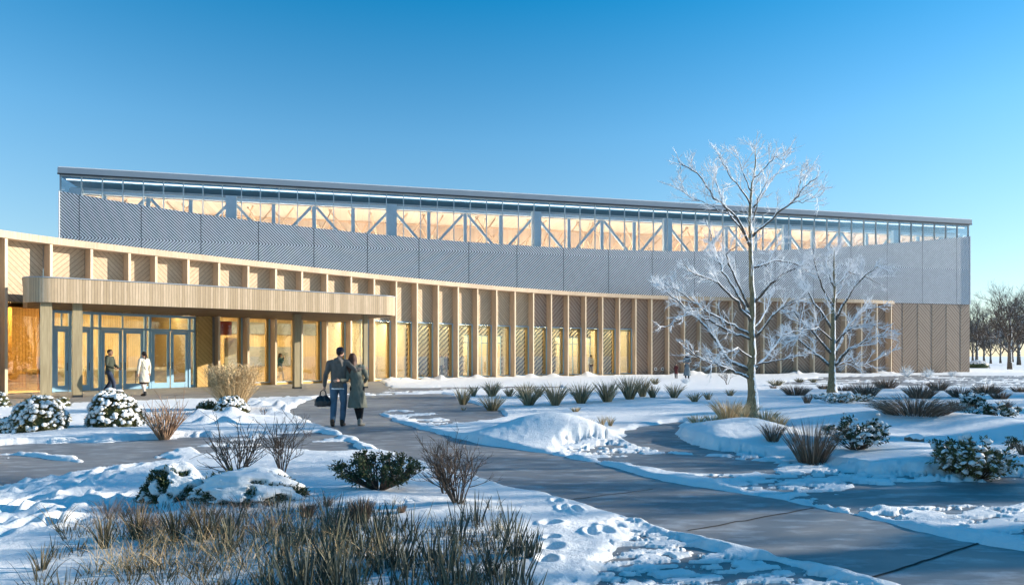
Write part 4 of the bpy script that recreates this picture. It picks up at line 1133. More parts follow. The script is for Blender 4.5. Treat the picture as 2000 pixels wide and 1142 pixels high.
bare_shrub(868, 962, 100, 110, 'thinner leafless shrub leaning left over the path, behind its neighbour', 8, 3, seed=22, r=.007, spread=.75)
bare_shrub(465, 930, 132, 150, 'leafless shrub with long slanting stems behind the buried shrubs', 18, 2, seed=23, r=.0085, spread=.85)
bare_shrub(552, 918, 104, 80, 'leafless shrub of dark stems, right one behind the buried shrubs', 12, 3, seed=24, r=.008, spread=.6)
bare_shrub(320, 850, 104, 100, 'russet stemmed shrub fanning up from a snow heap', 95, 1, 'redtwig', 25, .0085, .85, 'russet_shrub', 'shrub', None, (0,1))
bare_shrub(1420, 750, 30, 34, 'small leafless sapling against the timber wall left of the big trunk', 5, 3, seed=26, r=.012, spread=.6, name='sapling')
bare_shrub(602, 845, 30, 30, 'little dark weeds sticking out at the path edge', 5, 2, seed=27, r=.004)
bare_shrub(515, 808, 20, 20, 'tiny brown weed among the icy lumps', 8, 1, seed=28, r=.004)

# frosted shrubs against the wall at the right end
for i, (px, w, h, lab) in enumerate([(1772,44,24,'white frosted twiggy bush at the foot of the wall, left one'),(1812,50,18,'white frosted bush at the foot of the wall, middle one'),(1860,60,12,'low pale bush at the foot of the wall near the corner'),
      (1340,60,14,'frosted ground plant at the feet of the adult and child')]):
    bare_shrub(px, 733 if i < 3 else 748, h, w, lab, 26, 2, 'rime', 40+i, .014, 1.3, 'frosted_bush', 'shrub', 'frosted bushes near the wall' if i < 3 else None)

# foreground grasses
def band(name, polys, n, hr, mat, seed, wd=.010, droop=.25, lean=.28, clump=.12, label=None, per=14):
    g = np.random.default_rng(seed); B = []; Dd = []; H = []
    pts = []
    while len(pts) < n:
        px = g.uniform(polys[0], polys[1]); py = g.uniform(polys[2], polys[3]); d = polys[4](px, py)
        if g.uniform() < d: pts.append(ground_xy(px, py, .1))
    pts = np.array(pts); z = snow_h(pts[:,0], pts[:,1])
    for (x, y), zz in zip(pts, z):
        h = g.uniform(*hr); a = g.uniform(0, 6.28, per); r = np.sqrt(g.uniform(0,1,per))
        B.append(np.stack([x+np.cos(a)*r*clump*.5, y+np.sin(a)*r*clump*.5, np.full(per, zz-.02)],1)); Dd.append(unit(np.stack([np.cos(a)*r*lean, np.sin(a)*r*lean, np.ones(per)],1)+g.normal(0,.08,(per,3)))); H.append(h*g.uniform(.5,1.1,per))
    B = np.concatenate(B); Dd = np.concatenate(Dd); H = np.concatenate(H); m = len(B)
    V, Fc = blades(B, Dd, H, wd*g.uniform(.6,1.3,m), droop*g.uniform(0,1.6,m), 5, g)
    o = np_mesh(name, V, Fc, M[mat]); tag(o, kind='stuff'); return o
def dens1(px, py):
    e = (1 if 240 < px < 980 else .3)
    return e*(.15+.85*float(vnoise(px/70., py/28., 31)))*(1 if py > 1000+.03*abs(px-500) else .35)
band('grass', (60, 1000, 985, 1200, dens1), 380, (.10,.24), 'g_green', 51, .008, .28, .42, .15)
band('spiky_grass', (420, 1040, 1015, 1190, lambda px, py: (.25+.75*float(vnoise(px/55., py/25., 33)))*(1 if px > 560 else .4)), 120, (.24,.42), 'g_blue', 52, .016, .05, .34, .12, per=10)
band('straw_grass', (180, 760, 1040, 1110, lambda px, py: float(vnoise(px/60., py/20., 35))), 130, (.2,.34), 'g_tan', 53, .005, .45, .45, .12, per=9)
band('brown_grass', (190, 660, 985, 1040, lambda px, py: (.2+.8*float(vnoise(px/50., py/25., 37)))), 170, (.10,.24), 'g_brown', 54, .006, .2, .5, .16)
FG = 'single dark tufts around the foreground grass'
for px, py, h, w, n, mt, lab in [(80,1100,60,50,18,'g_green','sparse dark tuft, lowest at the left corner of the foreground'),(205,1060,72,50,34,'g_green','dark spiky tuft at the left front of the grass patch'),
    (268,1040,70,60,40,'g_green','dark spiky tuft at the upper left of the grass patch'),(345,1045,78,60,44,'g_green','tall dark tuft on the upper edge of the grass patch, left of centre'),
    (400,1042,88,56,44,'g_green','tall dark tuft on the upper edge of the grass patch near its middle'),(600,1004,36,60,60,'g_brown','low brown tuft right of the buried shrub'),
    (705,1012,54,84,120,'g_brown','round brown tuft before the leafy evergreen'),(640,990,24,26,24,'g_brown','tiny brown tuft left of the round one'),
    (785,1000,22,30,26,'g_brown','tiny brown tuft right of the round one before the evergreen'),(960,1110,96,50,26,'g_blue','grey green tuft with long blades near the right end'),
    (1005,1075,92,56,30,'g_blue','tall grey green tuft second from the right end'),(1035,1080,62,50,34,'g_blue','grey green tuft at the right end of the grass'),
    (1000,1115,60,40,20,'g_blue','short grey green tuft low at the right end'),(1030,1160,62,44,22,'g_blue','grey green tuft rising from the bottom edge at the right'),
    (870,1020,28,14,8,'g_blue','few blades below the twiggy shrub')]:
    T(px, py, h, w, lab, mt, n, group=FG, wd=.010, droop=.12, spread=.42)
# rock with a snow cap
x, y = ground_xy(1786, 866, .1); z = gz(x, y); g = np.random.default_rng(2); mb = MB(); mb.sphere((0,0,.03), (.17,.10,.11), 16, 10)
for i, v in enumerate(mb.v):
    k = 1+.3*(float(vnoise(v[0]*18, v[1]*18+v[2]*14, 3))-.5); mb.v[i] = (v[0]*k, v[1]*k, v[2]*k)
o = mb.build('rock', M['rock'], None, True, None); o.location = (x, y, z); tag(o, 'brown rock with a snow cap in the open snow at the right', 'rock')

# ---------------------------------------------------------------- trees
def pxz(px, py, d, dy=0.0):
    """point of a tree at photo position, at its own distance"""
    y = d+dy; return np.array([(px-1000)/F*y, y, EYE+(HZ-py)/F*y])
def tree(px, py, d, trunk, limbs, label, seed, tr=.13, fr=.010, twl=.5, dens=1.0, name='frosted_tree', sub=(5,8)):
    x, y = at(px, d); z = gz(x, y)-.05; root = empty(name, (x, y, z), 0, label, 'tree'); g = np.random.default_rng(seed)
    O = np.array([x, y, z]); tb = MB()
    P = [np.array([x, y, z])-O]+[pxz(a, b, d)-O for a, b, _ in trunk]
    R_ = [tr*1.35]+[r for _, _, r in trunk]
    PP = []; RR = []
    for i in range(len(P)-1):
        for t in np.linspace(0, 1, 4, endpoint=False): PP.append(P[i]*(1-t)+P[i+1]*t+g.normal(0,.006,3)); RR.append(R_[i]*(1-t)+R_[i+1]*t)
    PP.append(P[-1]); RR.append(R_[-1]); tb.tube(PP, RR, 10); tb.build('trunk', M['bark'], root, True, (0,0,0))
    fine = MB()
    for li, (pts, r0, depthk) in enumerate(limbs):
        dy = depthk; m = len(pts); Q = [pxz(a, b, d, dy*(i/(m-1))**1.2)-O for i, (a, b) in enumerate(pts)]
        q = []; rr = []
        for i in range(m-1):
            for t in np.linspace(0, 1, 4, endpoint=False): q.append(Q[i]*(1-t)+Q[i+1]*t+(g.normal(0,.02,3) if i+t > 0 else 0))
        q.append(Q[-1]); L = sum(np.linalg.norm(q[i+1]-q[i]) for i in range(len(q)-1)); rr = list(r0*np.linspace(1,.22,len(q)))
        rr = [v*1.3 for v in rr]; mb = MB(); mb.tube(q, rr, 7); lo = mb.build('limb', M['limb'], root, True, (0,0,0))
        nt = int(L*7*dens)
        for k in range(nt):
            t = g.uniform(.18, 1.0)**.85; i = min(len(q)-2, int(t*(len(q)-1))); f = t*(len(q)-1)-i; p = q[i]*(1-f)+q[i+1]*f
            dd = unit(q[i+1]-q[i]); nd = unit(dd*1.0+g.normal(0,.55,3)+np.array([0,0,.12]))
            twigs(fine, p, nd, twl*g.uniform(.5,1.25)*(1.15-.5*t), fr*1.25, 2, g, .42, .12, .03, 4, (3,6), .6)
    top = PP[int(len(PP)*.5):]
    for k in range(int(30*dens)):
        i = g.integers(0, len(top)-1); a = g.uniform(0,6.28); twigs(fine, top[i], (math.cos(a)*.8, math.sin(a)*.8, .9), twl*g.uniform(.4,.85), fr*1.1, 2, g, .42, .12, .05, 4, (3,6), .6)
    fine.build('crown', M['frost'], root, False, (0,0,0))
    return root
dT = 16.3
trunk1 = [(1469,760,.105),(1467,722,.098),(1470,690,.085),(1468,640,.075),(1470,590,.066),(1467,530,.056),(1466,470,.046),(1465,420,.038),(1468,370,.028),(1476,325,.018),(1474,285,.006)]
L1 = [([(1463,738),(1430,722),(1385,705),(1335,678)],.034,-.6),([(1462,722),(1420,700),(1393,655),(1360,618),(1320,585),(1288,560)],.042,.8),
 ([(1465,662),(1430,648),(1385,625),(1345,610),(1295,640)],.03,-1.2),([(1466,655),(1420,632),(1380,605),(1345,582),(1297,553)],.032,.3),
 ([(1466,628),(1440,590),(1400,550),(1362,536),(1335,515)],.032,-.9),([(1468,622),(1450,590),(1420,540),(1400,500),(1392,470),(1380,430)],.034,1.1),
 ([(1462,600),(1428,530),(1418,495),(1442,478)],.026,-.5),([(1467,485),(1440,425),(1397,385),(1362,340),(1325,315)],.028,-.7),
 ([(1438,425),(1395,405),(1350,385),(1310,362)],.014,.6),([(1452,455),(1412,400),(1398,350),(1402,325)],.02,.9),
 ([(1465,400),(1448,370),(1425,338),(1402,305)],.018,-.6),([(1466,372),(1455,345),(1442,310),(1436,285)],.014,.5),([(1470,352),(1490,332),(1512,308),(1534,312)],.014,-.4),
 ([(1472,405),(1500,362),(1525,330),(1535,318)],.018,.7),([(1470,462),(1510,425),(1545,395),(1572,368),(1597,345)],.026,-.8),([(1556,385),(1562,355),(1566,332)],.010,-.9),
 ([(1540,400),(1575,392),(1604,382)],.010,-.7),([(1473,522),(1510,508),(1550,513),(1592,535)],.026,.6),([(1472,592),(1500,560),(1530,535),(1568,518)],.03,-1.0),
 ([(1475,720),(1500,690),(1530,655),(1568,640)],.034,.9),([(1475,658),(1505,622),(1540,590),(1575,578)],.028,-.5),([(1478,712),(1520,702),(1568,694)],.02,-1.1),
 ([(1496,520),(1515,482),(1532,462)],.014,.4),([(1474,640),(1500,600),(1512,560)],.02,1.2),([(1472,700),(1440,680),(1410,690),(1375,725)],.02,-1.4),([(1470,430),(1480,390),(1500,350)],.014,-.3)]
tree(1469, 803, dT, trunk1, L1, 'tall leafless tree with moss and snow on its trunk and white frosted twigs', 61, .13, .0078, .44, 1.1)
dT2 = 29.0
trunk2 = [(1625,740,.15),(1625,712,.13),(1627,660,.11),(1627,610,.085),(1630,560,.06),(1629,510,.03),(1630,488,.012)]
L2 = [([(1624,716),(1592,690),(1562,665),(1536,640)],.06,.9),([(1625,692),(1590,652),(1562,622),(1545,600)],.05,-1.1),([(1627,645),(1600,602),(1572,562),(1556,528)],.05,.7),
 ([(1628,600),(1606,560),(1592,520),(1590,500)],.04,-.8),([(1628,714),(1660,682),(1690,664),(1732,652)],.06,-.9),([(1630,692),(1652,642),(1682,604),(1728,596)],.055,1.0),
 ([(1630,625),(1660,572),(1692,535),(1718,520)],.05,-.7),([(1631,590),(1650,545),(1668,505)],.04,.8),([(1629,672),(1660,640),(1690,632),(1722,640)],.04,-1.5),
 ([(1626,665),(1598,640),(1570,645),(1548,660)],.035,-1.6),([(1629,560),(1615,525),(1622,492)],.025,.3),([(1629,715),(1650,705),(1690,712),(1730,690)],.035,1.3),([(1630,560),(1656,530),(1700,545),(1728,560)],.03,.9)]
tree(1625, 765, dT2, trunk2, L2, 'smaller tree thick with white frost, behind and right of the tall one', 62, .17, .015, .74, .7)

# generic bare tree, for the park beyond and for those standing outside the picture
def park_tree(seed, h, label, spread=.75, depth=4, r=.2, mat='far_bark', nl=9, group=None, name='bare_tree'):
    g = np.random.default_rng(seed); root = empty(name, (0,0,0), 0, label, 'tree', group)
    tb = MB(); tp = [np.array([0,0,-.1]), np.array([0,0,h*.12]), np.array([.04*h*g.normal()*.3,0,h*.28]), np.array([.02*h,.0,h*.55]), np.array([.0,.01*h,h*.8])]
    tb.tube(tp, [r*1.2, r, r*.8, r*.45, r*.12], 9); tb.build('trunk', M['limb'] if mat == 'far_bark' else M[mat], root, True, (0,0,0))
    mb = MB()
    for i in range(nl):
        t = .18+.6*i/nl; a = i*2.4+g.uniform(-.3,.3); p = np.array([0,0,h*t]); up = .55+t*1.2
        twigs(mb, p, (math.cos(a)*spread, math.sin(a)*spread, up), h*(.42-.16*t), r*.42*(1.1-t), depth, g, .42, .12, .05, 5, (3,5), .66)
    mb.build('crown', M[mat], root, False, (0,0,0)); return root
def dup(root, loc, rz, s, label, group=None):
    r = root.copy(); COL.objects.link(r); r.location = loc; r.rotation_euler = (0,0,rz); r.scale = (s,s,s); r['label'] = label
    if group: r['group'] = group
    for c in list(root.children):
        k = c.copy(); COL.objects.link(k); k.parent = r
    return r
PK = 'bare trees in the park beyond the hall'
pt = park_tree(71, 9.2, 'large round headed bare tree nearest the right edge, beyond the hall', .62, 4, .26, nl=15, group=PK)
x, y = at(1972, 80); pt.location = (x, y, .03); pt.scale = (.9,.9,.9)
for i, (px, d, s, rz, lab) in enumerate([(1908,110,.95,1.0,'slender bare tree just clear of the corner of the hall'),(1990,118,1.15,2.2,'bare tree behind the large round headed one, toward the right edge'),
     (1935,140,.8,3.1,'small hazy bare tree between the two large ones'),(1954,150,.8,.4,'thin bare tree showing left of the large trunk far behind'),(1922,165,.95,5.0,'distant bare tree right of the slender one'),
     (2020,130,1.2,4.0,'bare tree mostly beyond the right edge'),(2060,120,1.1,2.7,'bare tree outside the right edge of the view'),(1900,170,1.0,3.7,'distant bare tree hidden mostly by the hall corner'),
     (1978,175,.9,1.7,'farthest bare tree near the right edge')]):
    x, y = at(px, d); dup(pt, (x, y, .03), rz, s, lab, PK)
x, y = at(1909, 88); mb = MB(); mb.sphere((0,0,.35), (1.35,.9,.62), 24, 12)
g = np.random.default_rng(5)
hroot = empty('clipped_hedge', (x, y, .02), 0, 'low rounded dark hedge capped with snow beyond the hall corner', 'hedge')
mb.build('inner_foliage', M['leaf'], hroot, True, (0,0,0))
P, Nn = scatter_dome(900, 1.4, .95, .98, g, -.2); V, Fc = leaves_geo(P, unit(Nn+g.normal(0,.7,P.shape)), .14, .06, g); np_mesh('foliage', V, Fc, M['leaf'], hroot)
k = Nn[:,2] > .55; V, Fc = blobs_geo(P[k]+np.array([0,0,.03]), g.uniform(.08,.17,k.sum()), .5, g); np_mesh('snow_cap', V, Fc, M['snow_s'], hroot, smooth=True)

# trees standing right of the picture: their shade falls across the snow and the path
ot = park_tree(72, 12, 'bare tree standing right of the picture, nearest of six along the path', .7, 4, .22, 'limb', 12, 'bare trees right of the picture')
OT = [(26,12.0,.42),(31,15.5,.6),(33,20,.8),(30,24.5,.75),(38,29,.9),(48,35,1.1)]
OTL = ['nearest','second','third','fourth','fifth','farthest']
for i, (tx, ty, s) in enumerate(OT):
    if i == 0: ot.location = (tx, ty, 0); continue
    dup(ot, (tx, ty, 0), i*1.3, s, 'bare tree standing right of the picture, %s of six along the path' % OTL[i])
def conifer(h, rb, label, group):
    g = np.random.default_rng(81); root = empty('spruce', (0,0,0), 0, label, 'tree', group)
    tb = MB(); tb.tube([(0,0,-.1),(0,0,h*.5),(0,0,h)], [h*.02,h*.012,.01], 8); tb.build('trunk', M['twig'], root, True, (0,0,0))
    C = []; D = []
    for i in range(900):
        t = g.uniform(0,1)**.8; z = h*(.06+.92*t); r = rb*(1-t)+.1; a = g.uniform(0,6.28); dd = np.array([math.cos(a), math.sin(a), -.25])
        m = 12; rr = g.uniform(.2,1.05,m)[:,None]*r; C.append(np.array([0,0,z])+dd*rr+g.normal(0,.08,(m,3))); D.append(unit(dd+g.normal(0,.5,(m,3))))
    V, Fc = leaves_geo(np.concatenate(C), np.concatenate(D), .5, .16, g); np_mesh('crown', V, Fc, M['leaf'], root); return root
SP = [(17,4.4,5.0,'lowest one near the camera'),(19,6.6,5.4,'second from the camera'),(21,9.0,5.2,'third from the camera'),(13,2.6,3.6,'closest one, almost beside the camera'),
    (18,8.0,5.1,'low one behind the second'),(21.5,10.8,5.9,'one before the forked path'),(25,12.6,6.6,'one facing the forked path'),(27,15.4,7.2,'one behind the forked path'),(30,19.0,8.0,'one level with the tall frosted tree'),(33,22.5,8.6,'one beyond the tall frosted tree'),(36,29,8.4,'one level with the smaller frosted tree')]
cf = conifer(13, 2.6, 'spruce right of the picture, '+SP[0][3], 'spruces right of the picture')
for i, (tx, ty, h, lab) in enumerate(SP):
    s = h/13
    if i == 0: cf.location = (tx, ty, 0); cf.scale = (s,s,s); continue
    dup(cf, (tx, ty, 0), i*1.1, s, 'spruce right of the picture, '+lab)
# ---------------------------------------------------------------- people
def fabric(name, c, rough=.85, fold=.5):
    m, nt, b = nmat(name); co = coords(nt)
    n1 = noise(nt, 5, 3, mapping(nt, co, (1.6,1.6,.8)), .5)
    nt.links.new(ramp(nt, n1, [(.3, tuple(x*.78 for x in c)), (.7, tuple(min(1, x*1.18) for x in c))]), b.inputs['Base Color'])
    b.inputs['Roughness'].default_value = rough; b.inputs['Specular IOR Level'].default_value = .2
    bump(nt, b, noise(nt, 9, 3, mapping(nt, co, (1.5,1.5,.7))), fold, .05); return m
SK = simple('skin_light', (.52,.30,.21), .55, 0, .06); SK2 = simple('skin_brown', (.30,.165,.105), .55, 0, .06)
HAIR = simple('dark_hair', (.022,.014,.010), .5, 0, .3, 30, .4); HAIRB = simple('brown_hair', (.075,.03,.018), .5, 0, .3, 30, .4)
def fuse(name, mb, mat, parent, voxel=.011, sm=4, disp=0.0):
    """grow one continuous surface out of overlapping closed shapes"""
    me = bpy.data.meshes.new('tmp'); me.from_pydata(mb.v, [], mb.f); t = bpy.data.objects.new('tmp', me); COL.objects.link(t)
    r = t.modifiers.new('r', 'REMESH'); r.mode = 'VOXEL'; r.voxel_size = voxel
    s = t.modifiers.new('s', 'SMOOTH'); s.iterations = sm; s.factor = .5
    dg = bpy.context.evaluated_depsgraph_get(); me2 = bpy.data.meshes.new_from_object(t.evaluated_get(dg))
    bpy.data.objects.remove(t); bpy.data.meshes.remove(me)
    me2.name = name; me2.materials.clear(); me2.materials.append(mat)
    n = len(me2.vertices)
    if disp:
        co = np.zeros(n*3, np.float32); me2.vertices.foreach_get('co', co); co = co.reshape(-1,3)
        no = np.zeros(n*3, np.float32); me2.vertices.foreach_get('normal', no); no = no.reshape(-1,3)
        f = vnoise(co[:,0]*26+co[:,2]*9, co[:,1]*26-co[:,2]*13, 5)-.5
        me2.vertices.foreach_set('co', (co+no*(f*disp)[:,None]).ravel().astype(np.float32))
    me2.polygons.foreach_set('use_smooth', np.ones(len(me2.polygons), bool)); me2.update()
    o = bpy.data.objects.new(name, me2); COL.objects.link(o); o.parent = parent; return o
def limb(mb, pts, rad, sides=12):
    mb.tube(pts, rad, sides)
    for p, r in zip(pts, rad): mb.sphere(tuple(p), r*.99, 12, 8)
def etube(mb, rings, seg=20):
    """rings: (x, y, z, rx, ry) stacked horizontally, closed"""
    vs = []; fs = []; n = len(rings)
    for x, y, z, rx, ry in rings:
        for k in range(seg): t = 2*math.pi*k/seg; vs.append((x+rx*math.cos(t), y+ry*math.sin(t), z))
    for i in range(n-1):
        for k in range(seg): fs.append((i*seg+k, i*seg+(k+1)%seg, (i+1)*seg+(k+1)%seg, (i+1)*seg+k))
    fs.append(tuple(reversed(range(seg)))); fs.append(tuple((n-1)*seg+k for k in range(seg)))
    mb.add(vs, fs)
def hand(mb, wr, el, palm, side, curl=.5):
    """palm = direction the palm faces; side = thumb direction"""
    d = (Vector(wr)-Vector(el)).normalized(); pn = Vector(palm); pn = (pn-d*pn.dot(d)).normalized(); s = d.cross(pn).normalized()
    if s.dot(Vector(side)) < 0: s = -s
    w = Vector(wr); c = w+d*.05
    mb.tube([w-d*.01, w+d*.03, w+d*.085], [.024,.030,.030], 10); mb.sphere(tuple(w+d*.085), .028, 10, 6)
    for i, (o, L) in enumerate([(.027,.068),(.009,.076),(-.009,.071),(-.026,.056)]):
        p0 = w+d*.085+s*o; a1 = curl*.7; a2 = curl*1.7
        p1 = p0+(d*math.cos(a1)+pn*math.sin(a1))*L*.5; p2 = p1+(d*math.cos(a2)+pn*math.sin(a2))*L*.5
        mb.tube([p0, p1, p2], [.0095,.009,.0075], 7); mb.sphere(tuple(p2), .0078, 7, 5)
    t0 = w+d*.03+s*.026; t1 = t0+(d*.6+s*.7+pn*.3).normalized()*.035; t2 = t1+(d*.85+s*.15+pn*.45).normalized()*.03
    mb.tube([t0, t1, t2], [.012,.0105,.0085], 7); mb.sphere(tuple(t2), .0088, 7, 5)
BASEJ = dict(pel=(0,0,.95), waist=(0,0,1.09), chest=(0,0,1.31), neck=(0,0,1.47), head=(0,.02,1.635),
    shL=(-.185,0,1.43), elL=(-.235,-.02,1.15), wrL=(-.235,.06,.91), shR=(.185,0,1.43), elR=(.235,-.02,1.15), wrR=(.235,.06,.91),
    hipL=(-.09,0,.92), knL=(-.10,.02,.50), anL=(-.10,-.02,.09), hipR=(.09,0,.92), knR=(.10,.02,.50), anR=(.10,-.02,.09))
def person(loc, H, yaw, label, J=None, skin=None, top=None, bottom=None, shoes=(.02,.02,.02), hair=None, fem=False, hooded=False, face=True, vox=.010, toe=None, extra=None, group=None, hands=None):
    """top: (colour, hem height, flare); bottom: (colour, 'trousers' | 'tights' | None, ankle)"""
    k = H/1.76; root = empty('person', loc, yaw, label, 'person', group); root.scale = (k,k,k)
    j = dict(BASEJ); j.update(J or {}); V_ = {a: Vector(b) for a, b in j.items()}
    w = .88 if fem else 1.0; skin = skin or SK
    b = MB(); P, W_, C, Nk, Hd = V_['pel'], V_['waist'], V_['chest'], V_['neck'], V_['head']
    etube(b, [(P.x,P.y,P.z-.10,.11,.09),(P.x,P.y,P.z-.03,.160,.11),(P.x,P.y,P.z+.04,.155*w,.105),(W_.x,W_.y,W_.z,.128*w,.09),(C.x,C.y,C.z-.06,.150*w,.105),(C.x,C.y,C.z+.05,.158*w,.105),(C.x,C.y,C.z+.12,.12*w,.08),(Nk.x,Nk.y,Nk.z-.01,.06,.055)])
    limb(b, [Nk-Vector((0,0,.02)), Nk*.5+Hd*.5, Hd-Vector((0,0,.03))], [.056,.050,.050])
    b.sphere(tuple(Hd+Vector((0,0,.02))), (.076,.095,.105), 20, 14); b.sphere(tuple(Hd+Vector((0,.03,-.055))), (.054,.062,.060), 14, 10)
    b.sphere(tuple(Hd+Vector((0,.108,-.012))), (.014,.022,.024), 8, 6)
    b.sphere(tuple(Hd+Vector((0,.09,-.055))), (.025,.012,.010), 8, 6)
    for s in (-1,1): b.sphere(tuple(Hd+Vector((s*.079,-.002,-.005))), (.010,.020,.032), 8, 6)
    for s, q in ((-1,'L'),(1,'R')):
        sh, el, wr = V_['sh'+q], V_['el'+q], V_['wr'+q]; sh = Vector((sh.x*w if 1 else 0, sh.y, sh.z))
        limb(b, [C*.35+sh*.65+Vector((0,0,.03)), sh, sh*.5+el*.5, el, el*.6+wr*.4, wr], [.06,.054*w,.046*w,.040*w,.038*w,.026])
        hd = (hands or {}).get(q, {}); hand(b, wr, el, hd.get('palm', (-s*1.0,.3,0)), hd.get('thumb', (0,1,.2)), hd.get('curl', .5))
        hp_, kn, an = V_['hip'+q], V_['kn'+q], V_['an'+q]
        limb(b, [hp_, hp_*.5+kn*.5, kn, kn*.65+an*.35, an], [.088,.072,.054,.054,.038])
        t = (toe or {}).get(q, (0,.15,-.05)); limb(b, [an+Vector((0,-.03,-.05)), an+Vector(t)*.6+Vector((0,0,-.02)), an+Vector(t)], [.036,.036,.026])
    fuse('body', b, skin, root, vox, 3)
    if face:
        for s in (-1,1):
            e = MB(); e.sphere(tuple(Hd+Vector((s*.031,.091,.012))), (.014,.008,.008), 8, 6); e.build('eye', HAIR, root, True, (0,0,0))
            e = MB(); c = Hd+Vector((s*.031,.094,.030)); e.beam(c-Vector((.016,0,0)), c+Vector((.016,0,0)), .006, .006); e.build('eyebrow', HAIR, root, False, (0,0,0))
        e = MB(); e.sphere(tuple(Hd+Vector((0,.100,-.056))), (.022,.006,.005), 8, 6); e.build('mouth', M['lips'], root, True, (0,0,0))
    if bottom:
        col, kind, azz = bottom; m = MB(); g = .014 if kind == 'trousers' else .004
        etube(m, [(P.x,P.y,P.z-.12,.12,.10),(P.x,P.y,P.z-.03,.168+g,.118+g),(P.x,P.y,P.z+.04,.160*w+g,.112+g),(W_.x,W_.y,W_.z-.02,.138*w+g,.10+g)])
        for q in 'LR':
            hp_, kn, an = V_['hip'+q], V_['kn'+q], V_['an'+q]; lo = an+(kn-an)*azz
            limb(m, [hp_, hp_*.5+kn*.5, kn, kn*.65+an*.35, lo], [.092+g,.077+g,.060+g,.058+g,(.046 if kind != 'tights' else .040)+g])
        fuse('trousers' if kind == 'trousers' else 'tights', m, fabric('fabric_'+kind, col), root, vox, 3, .008)
    if top:
        col, hem, fl = top; m = MB(); g = .022
        rings = []
        if hem < P.z-.1:
            rings += [(P.x,P.y-.01,hem,.17+fl,.14+fl*.8),(P.x,P.y,hem+(P.z-.1-hem)*.6,.175+fl*.4,.135+fl*.4)]
        z0 = max(hem, P.z-.1)
        rings += [(P.x,P.y,z0,.165*w+g,.115+g),(P.x,P.y,P.z+.04,.158*w+g,.110+g),(W_.x,W_.y,W_.z+.02,.142*w+g,.10+g),(C.x,C.y,C.z-.04,.16*w+g,.115+g),(C.x,C.y,C.z+.06,.162*w+g,.112+g),(C.x,C.y,C.z+.13,.12*w+g,.085+g),(Nk.x,Nk.y,Nk.z+.02,.066,.064)]
        etube(m, rings, 24)
        for s, q in ((-1,'L'),(1,'R')):
            sh, el, wr = V_['sh'+q], V_['el'+q], V_['wr'+q]; sh = Vector((sh.x*w, sh.y, sh.z)); cu = wr+(el-wr)*.06
            limb(m, [C*.35+sh*.65+Vector((0,0,.035)), sh, sh*.5+el*.5, el, el*.6+wr*.4, cu], [.078,.072*w,.062*w,.055*w,.052*w,.040])
        if hooded: m.sphere(tuple(Nk+Vector((0,-.075,-.015))), (.115,.07,.085), 16, 10); m.tube([Nk+Vector((-.09,-.02,.02)), Nk+Vector((0,-.09,.05)), Nk+Vector((.09,-.02,.02)), Nk+Vector((.05,.06,-.02)), Nk+Vector((-.05,.06,-.02))], .028, 8)
        else: m.tube([Nk+Vector((-.065,-.01,.02)), Nk+Vector((0,-.07,.035)), Nk+Vector((.065,-.01,.02))], .022, 8)
        fuse('coat' if hem < .8 else 'jacket', m, fabric('fabric_top', col), root, vox, 3, .014)
    for s, q in ((-1,'L'),(1,'R')):
        an = V_['an'+q]; t = Vector((toe or {}).get(q, (0,.15,-.05))); m = MB()
        limb(m, [an+Vector((0,-.02,.03)), an+Vector((0,-.035,-.045)), an+t*.6+Vector((0,0,-.02)), an+t*1.08], [.052,.045,.046,.034]); fuse('shoe', m, simple('shoe_leather', shoes, .5), root, .009, 3)
    if hair:
        kind, hm = hair; m = MB()
        m.sphere(tuple(Hd+Vector((0,-.014,.038))), (.086,.098,.100), 18, 12)
        if kind == 'long':
            g = random.Random(4)
            for i in range(26):
                a = math.pi*(1.0+i/25.0); x, y = math.cos(a)*.075, math.sin(a)*.085
                pts = [Hd+Vector((x*.9, y*.9, .06)), Hd+Vector((x*1.15, y*1.1-.01, -.05)), Hd+Vector((x*1.3+g.uniform(-.01,.01), y*1.15-.035, -.16)), Hd+Vector((x*1.25+g.uniform(-.02,.02), y*1.05-.05, -.26+g.uniform(-.03,.03))), Hd+Vector((x*1.0, y-.05, -.33+g.uniform(-.05,.03)))]
                m.tube(pts, [.024,.026,.026,.020,.006], 7)
        if kind == 'bun': m.sphere(tuple(Hd+Vector((0,-.12,.05))), .042, 12, 8)
        if kind == 'tail': m.tube([Hd+Vector((0,-.10,.04)), Hd+Vector((0,-.14,-.02)), Hd+Vector((0,-.12,-.14)), Hd+Vector((0,-.10,-.24))], [.030,.034,.026,.008], 9)
        if kind == 'none': pass
        # keep the face free
        fuse('hair', m, hm, root, .010, 2, .012)
    if extra: extra(root, V_, k)
    return root
M['lips'] = simple('lips', (.35,.12,.10), .5)
def place(px, d, z=None):
    x, y = at(px, d); return (x, y, gz(x, y) if z is None else z)

# the couple walking away along the path
def man_extra(root, V_, k):
    Hd, P = V_['head'], V_['pel']
    m = MB(); m.sphere(tuple(Hd+Vector((0,-.008,.075))), (.092,.108,.080), 18, 12); m.sphere(tuple(Hd+Vector((0,.12,.055))), (.070,.085,.014), 14, 8)
    fuse('cap', m, fabric('cap_cloth', (.028,.028,.045), .8, .2), root, .009, 2)
    m = MB(); etube(m, [(P.x,P.y,P.z-.115,.178,.128),(P.x,P.y,P.z-.075,.180,.130)], 24); m.build('shirt_hem', M['white'], root, True, (0,0,0))
    m = MB()
    for x, y, r in ((0,-.088,0),): m.tube([Hd+Vector((-.04,-.10,.05)), Hd+Vector((0,-.118,.05)), Hd+Vector((.04,-.10,.05))], .005, 6)
    m.build('cap_strap', M['dark'], root, False, (0,0,0))
px, py = 661, 832; x0, y0 = ground_xy(px, py, 0.0); y0 = 15.6; x0 = (px-1000)/F*y0
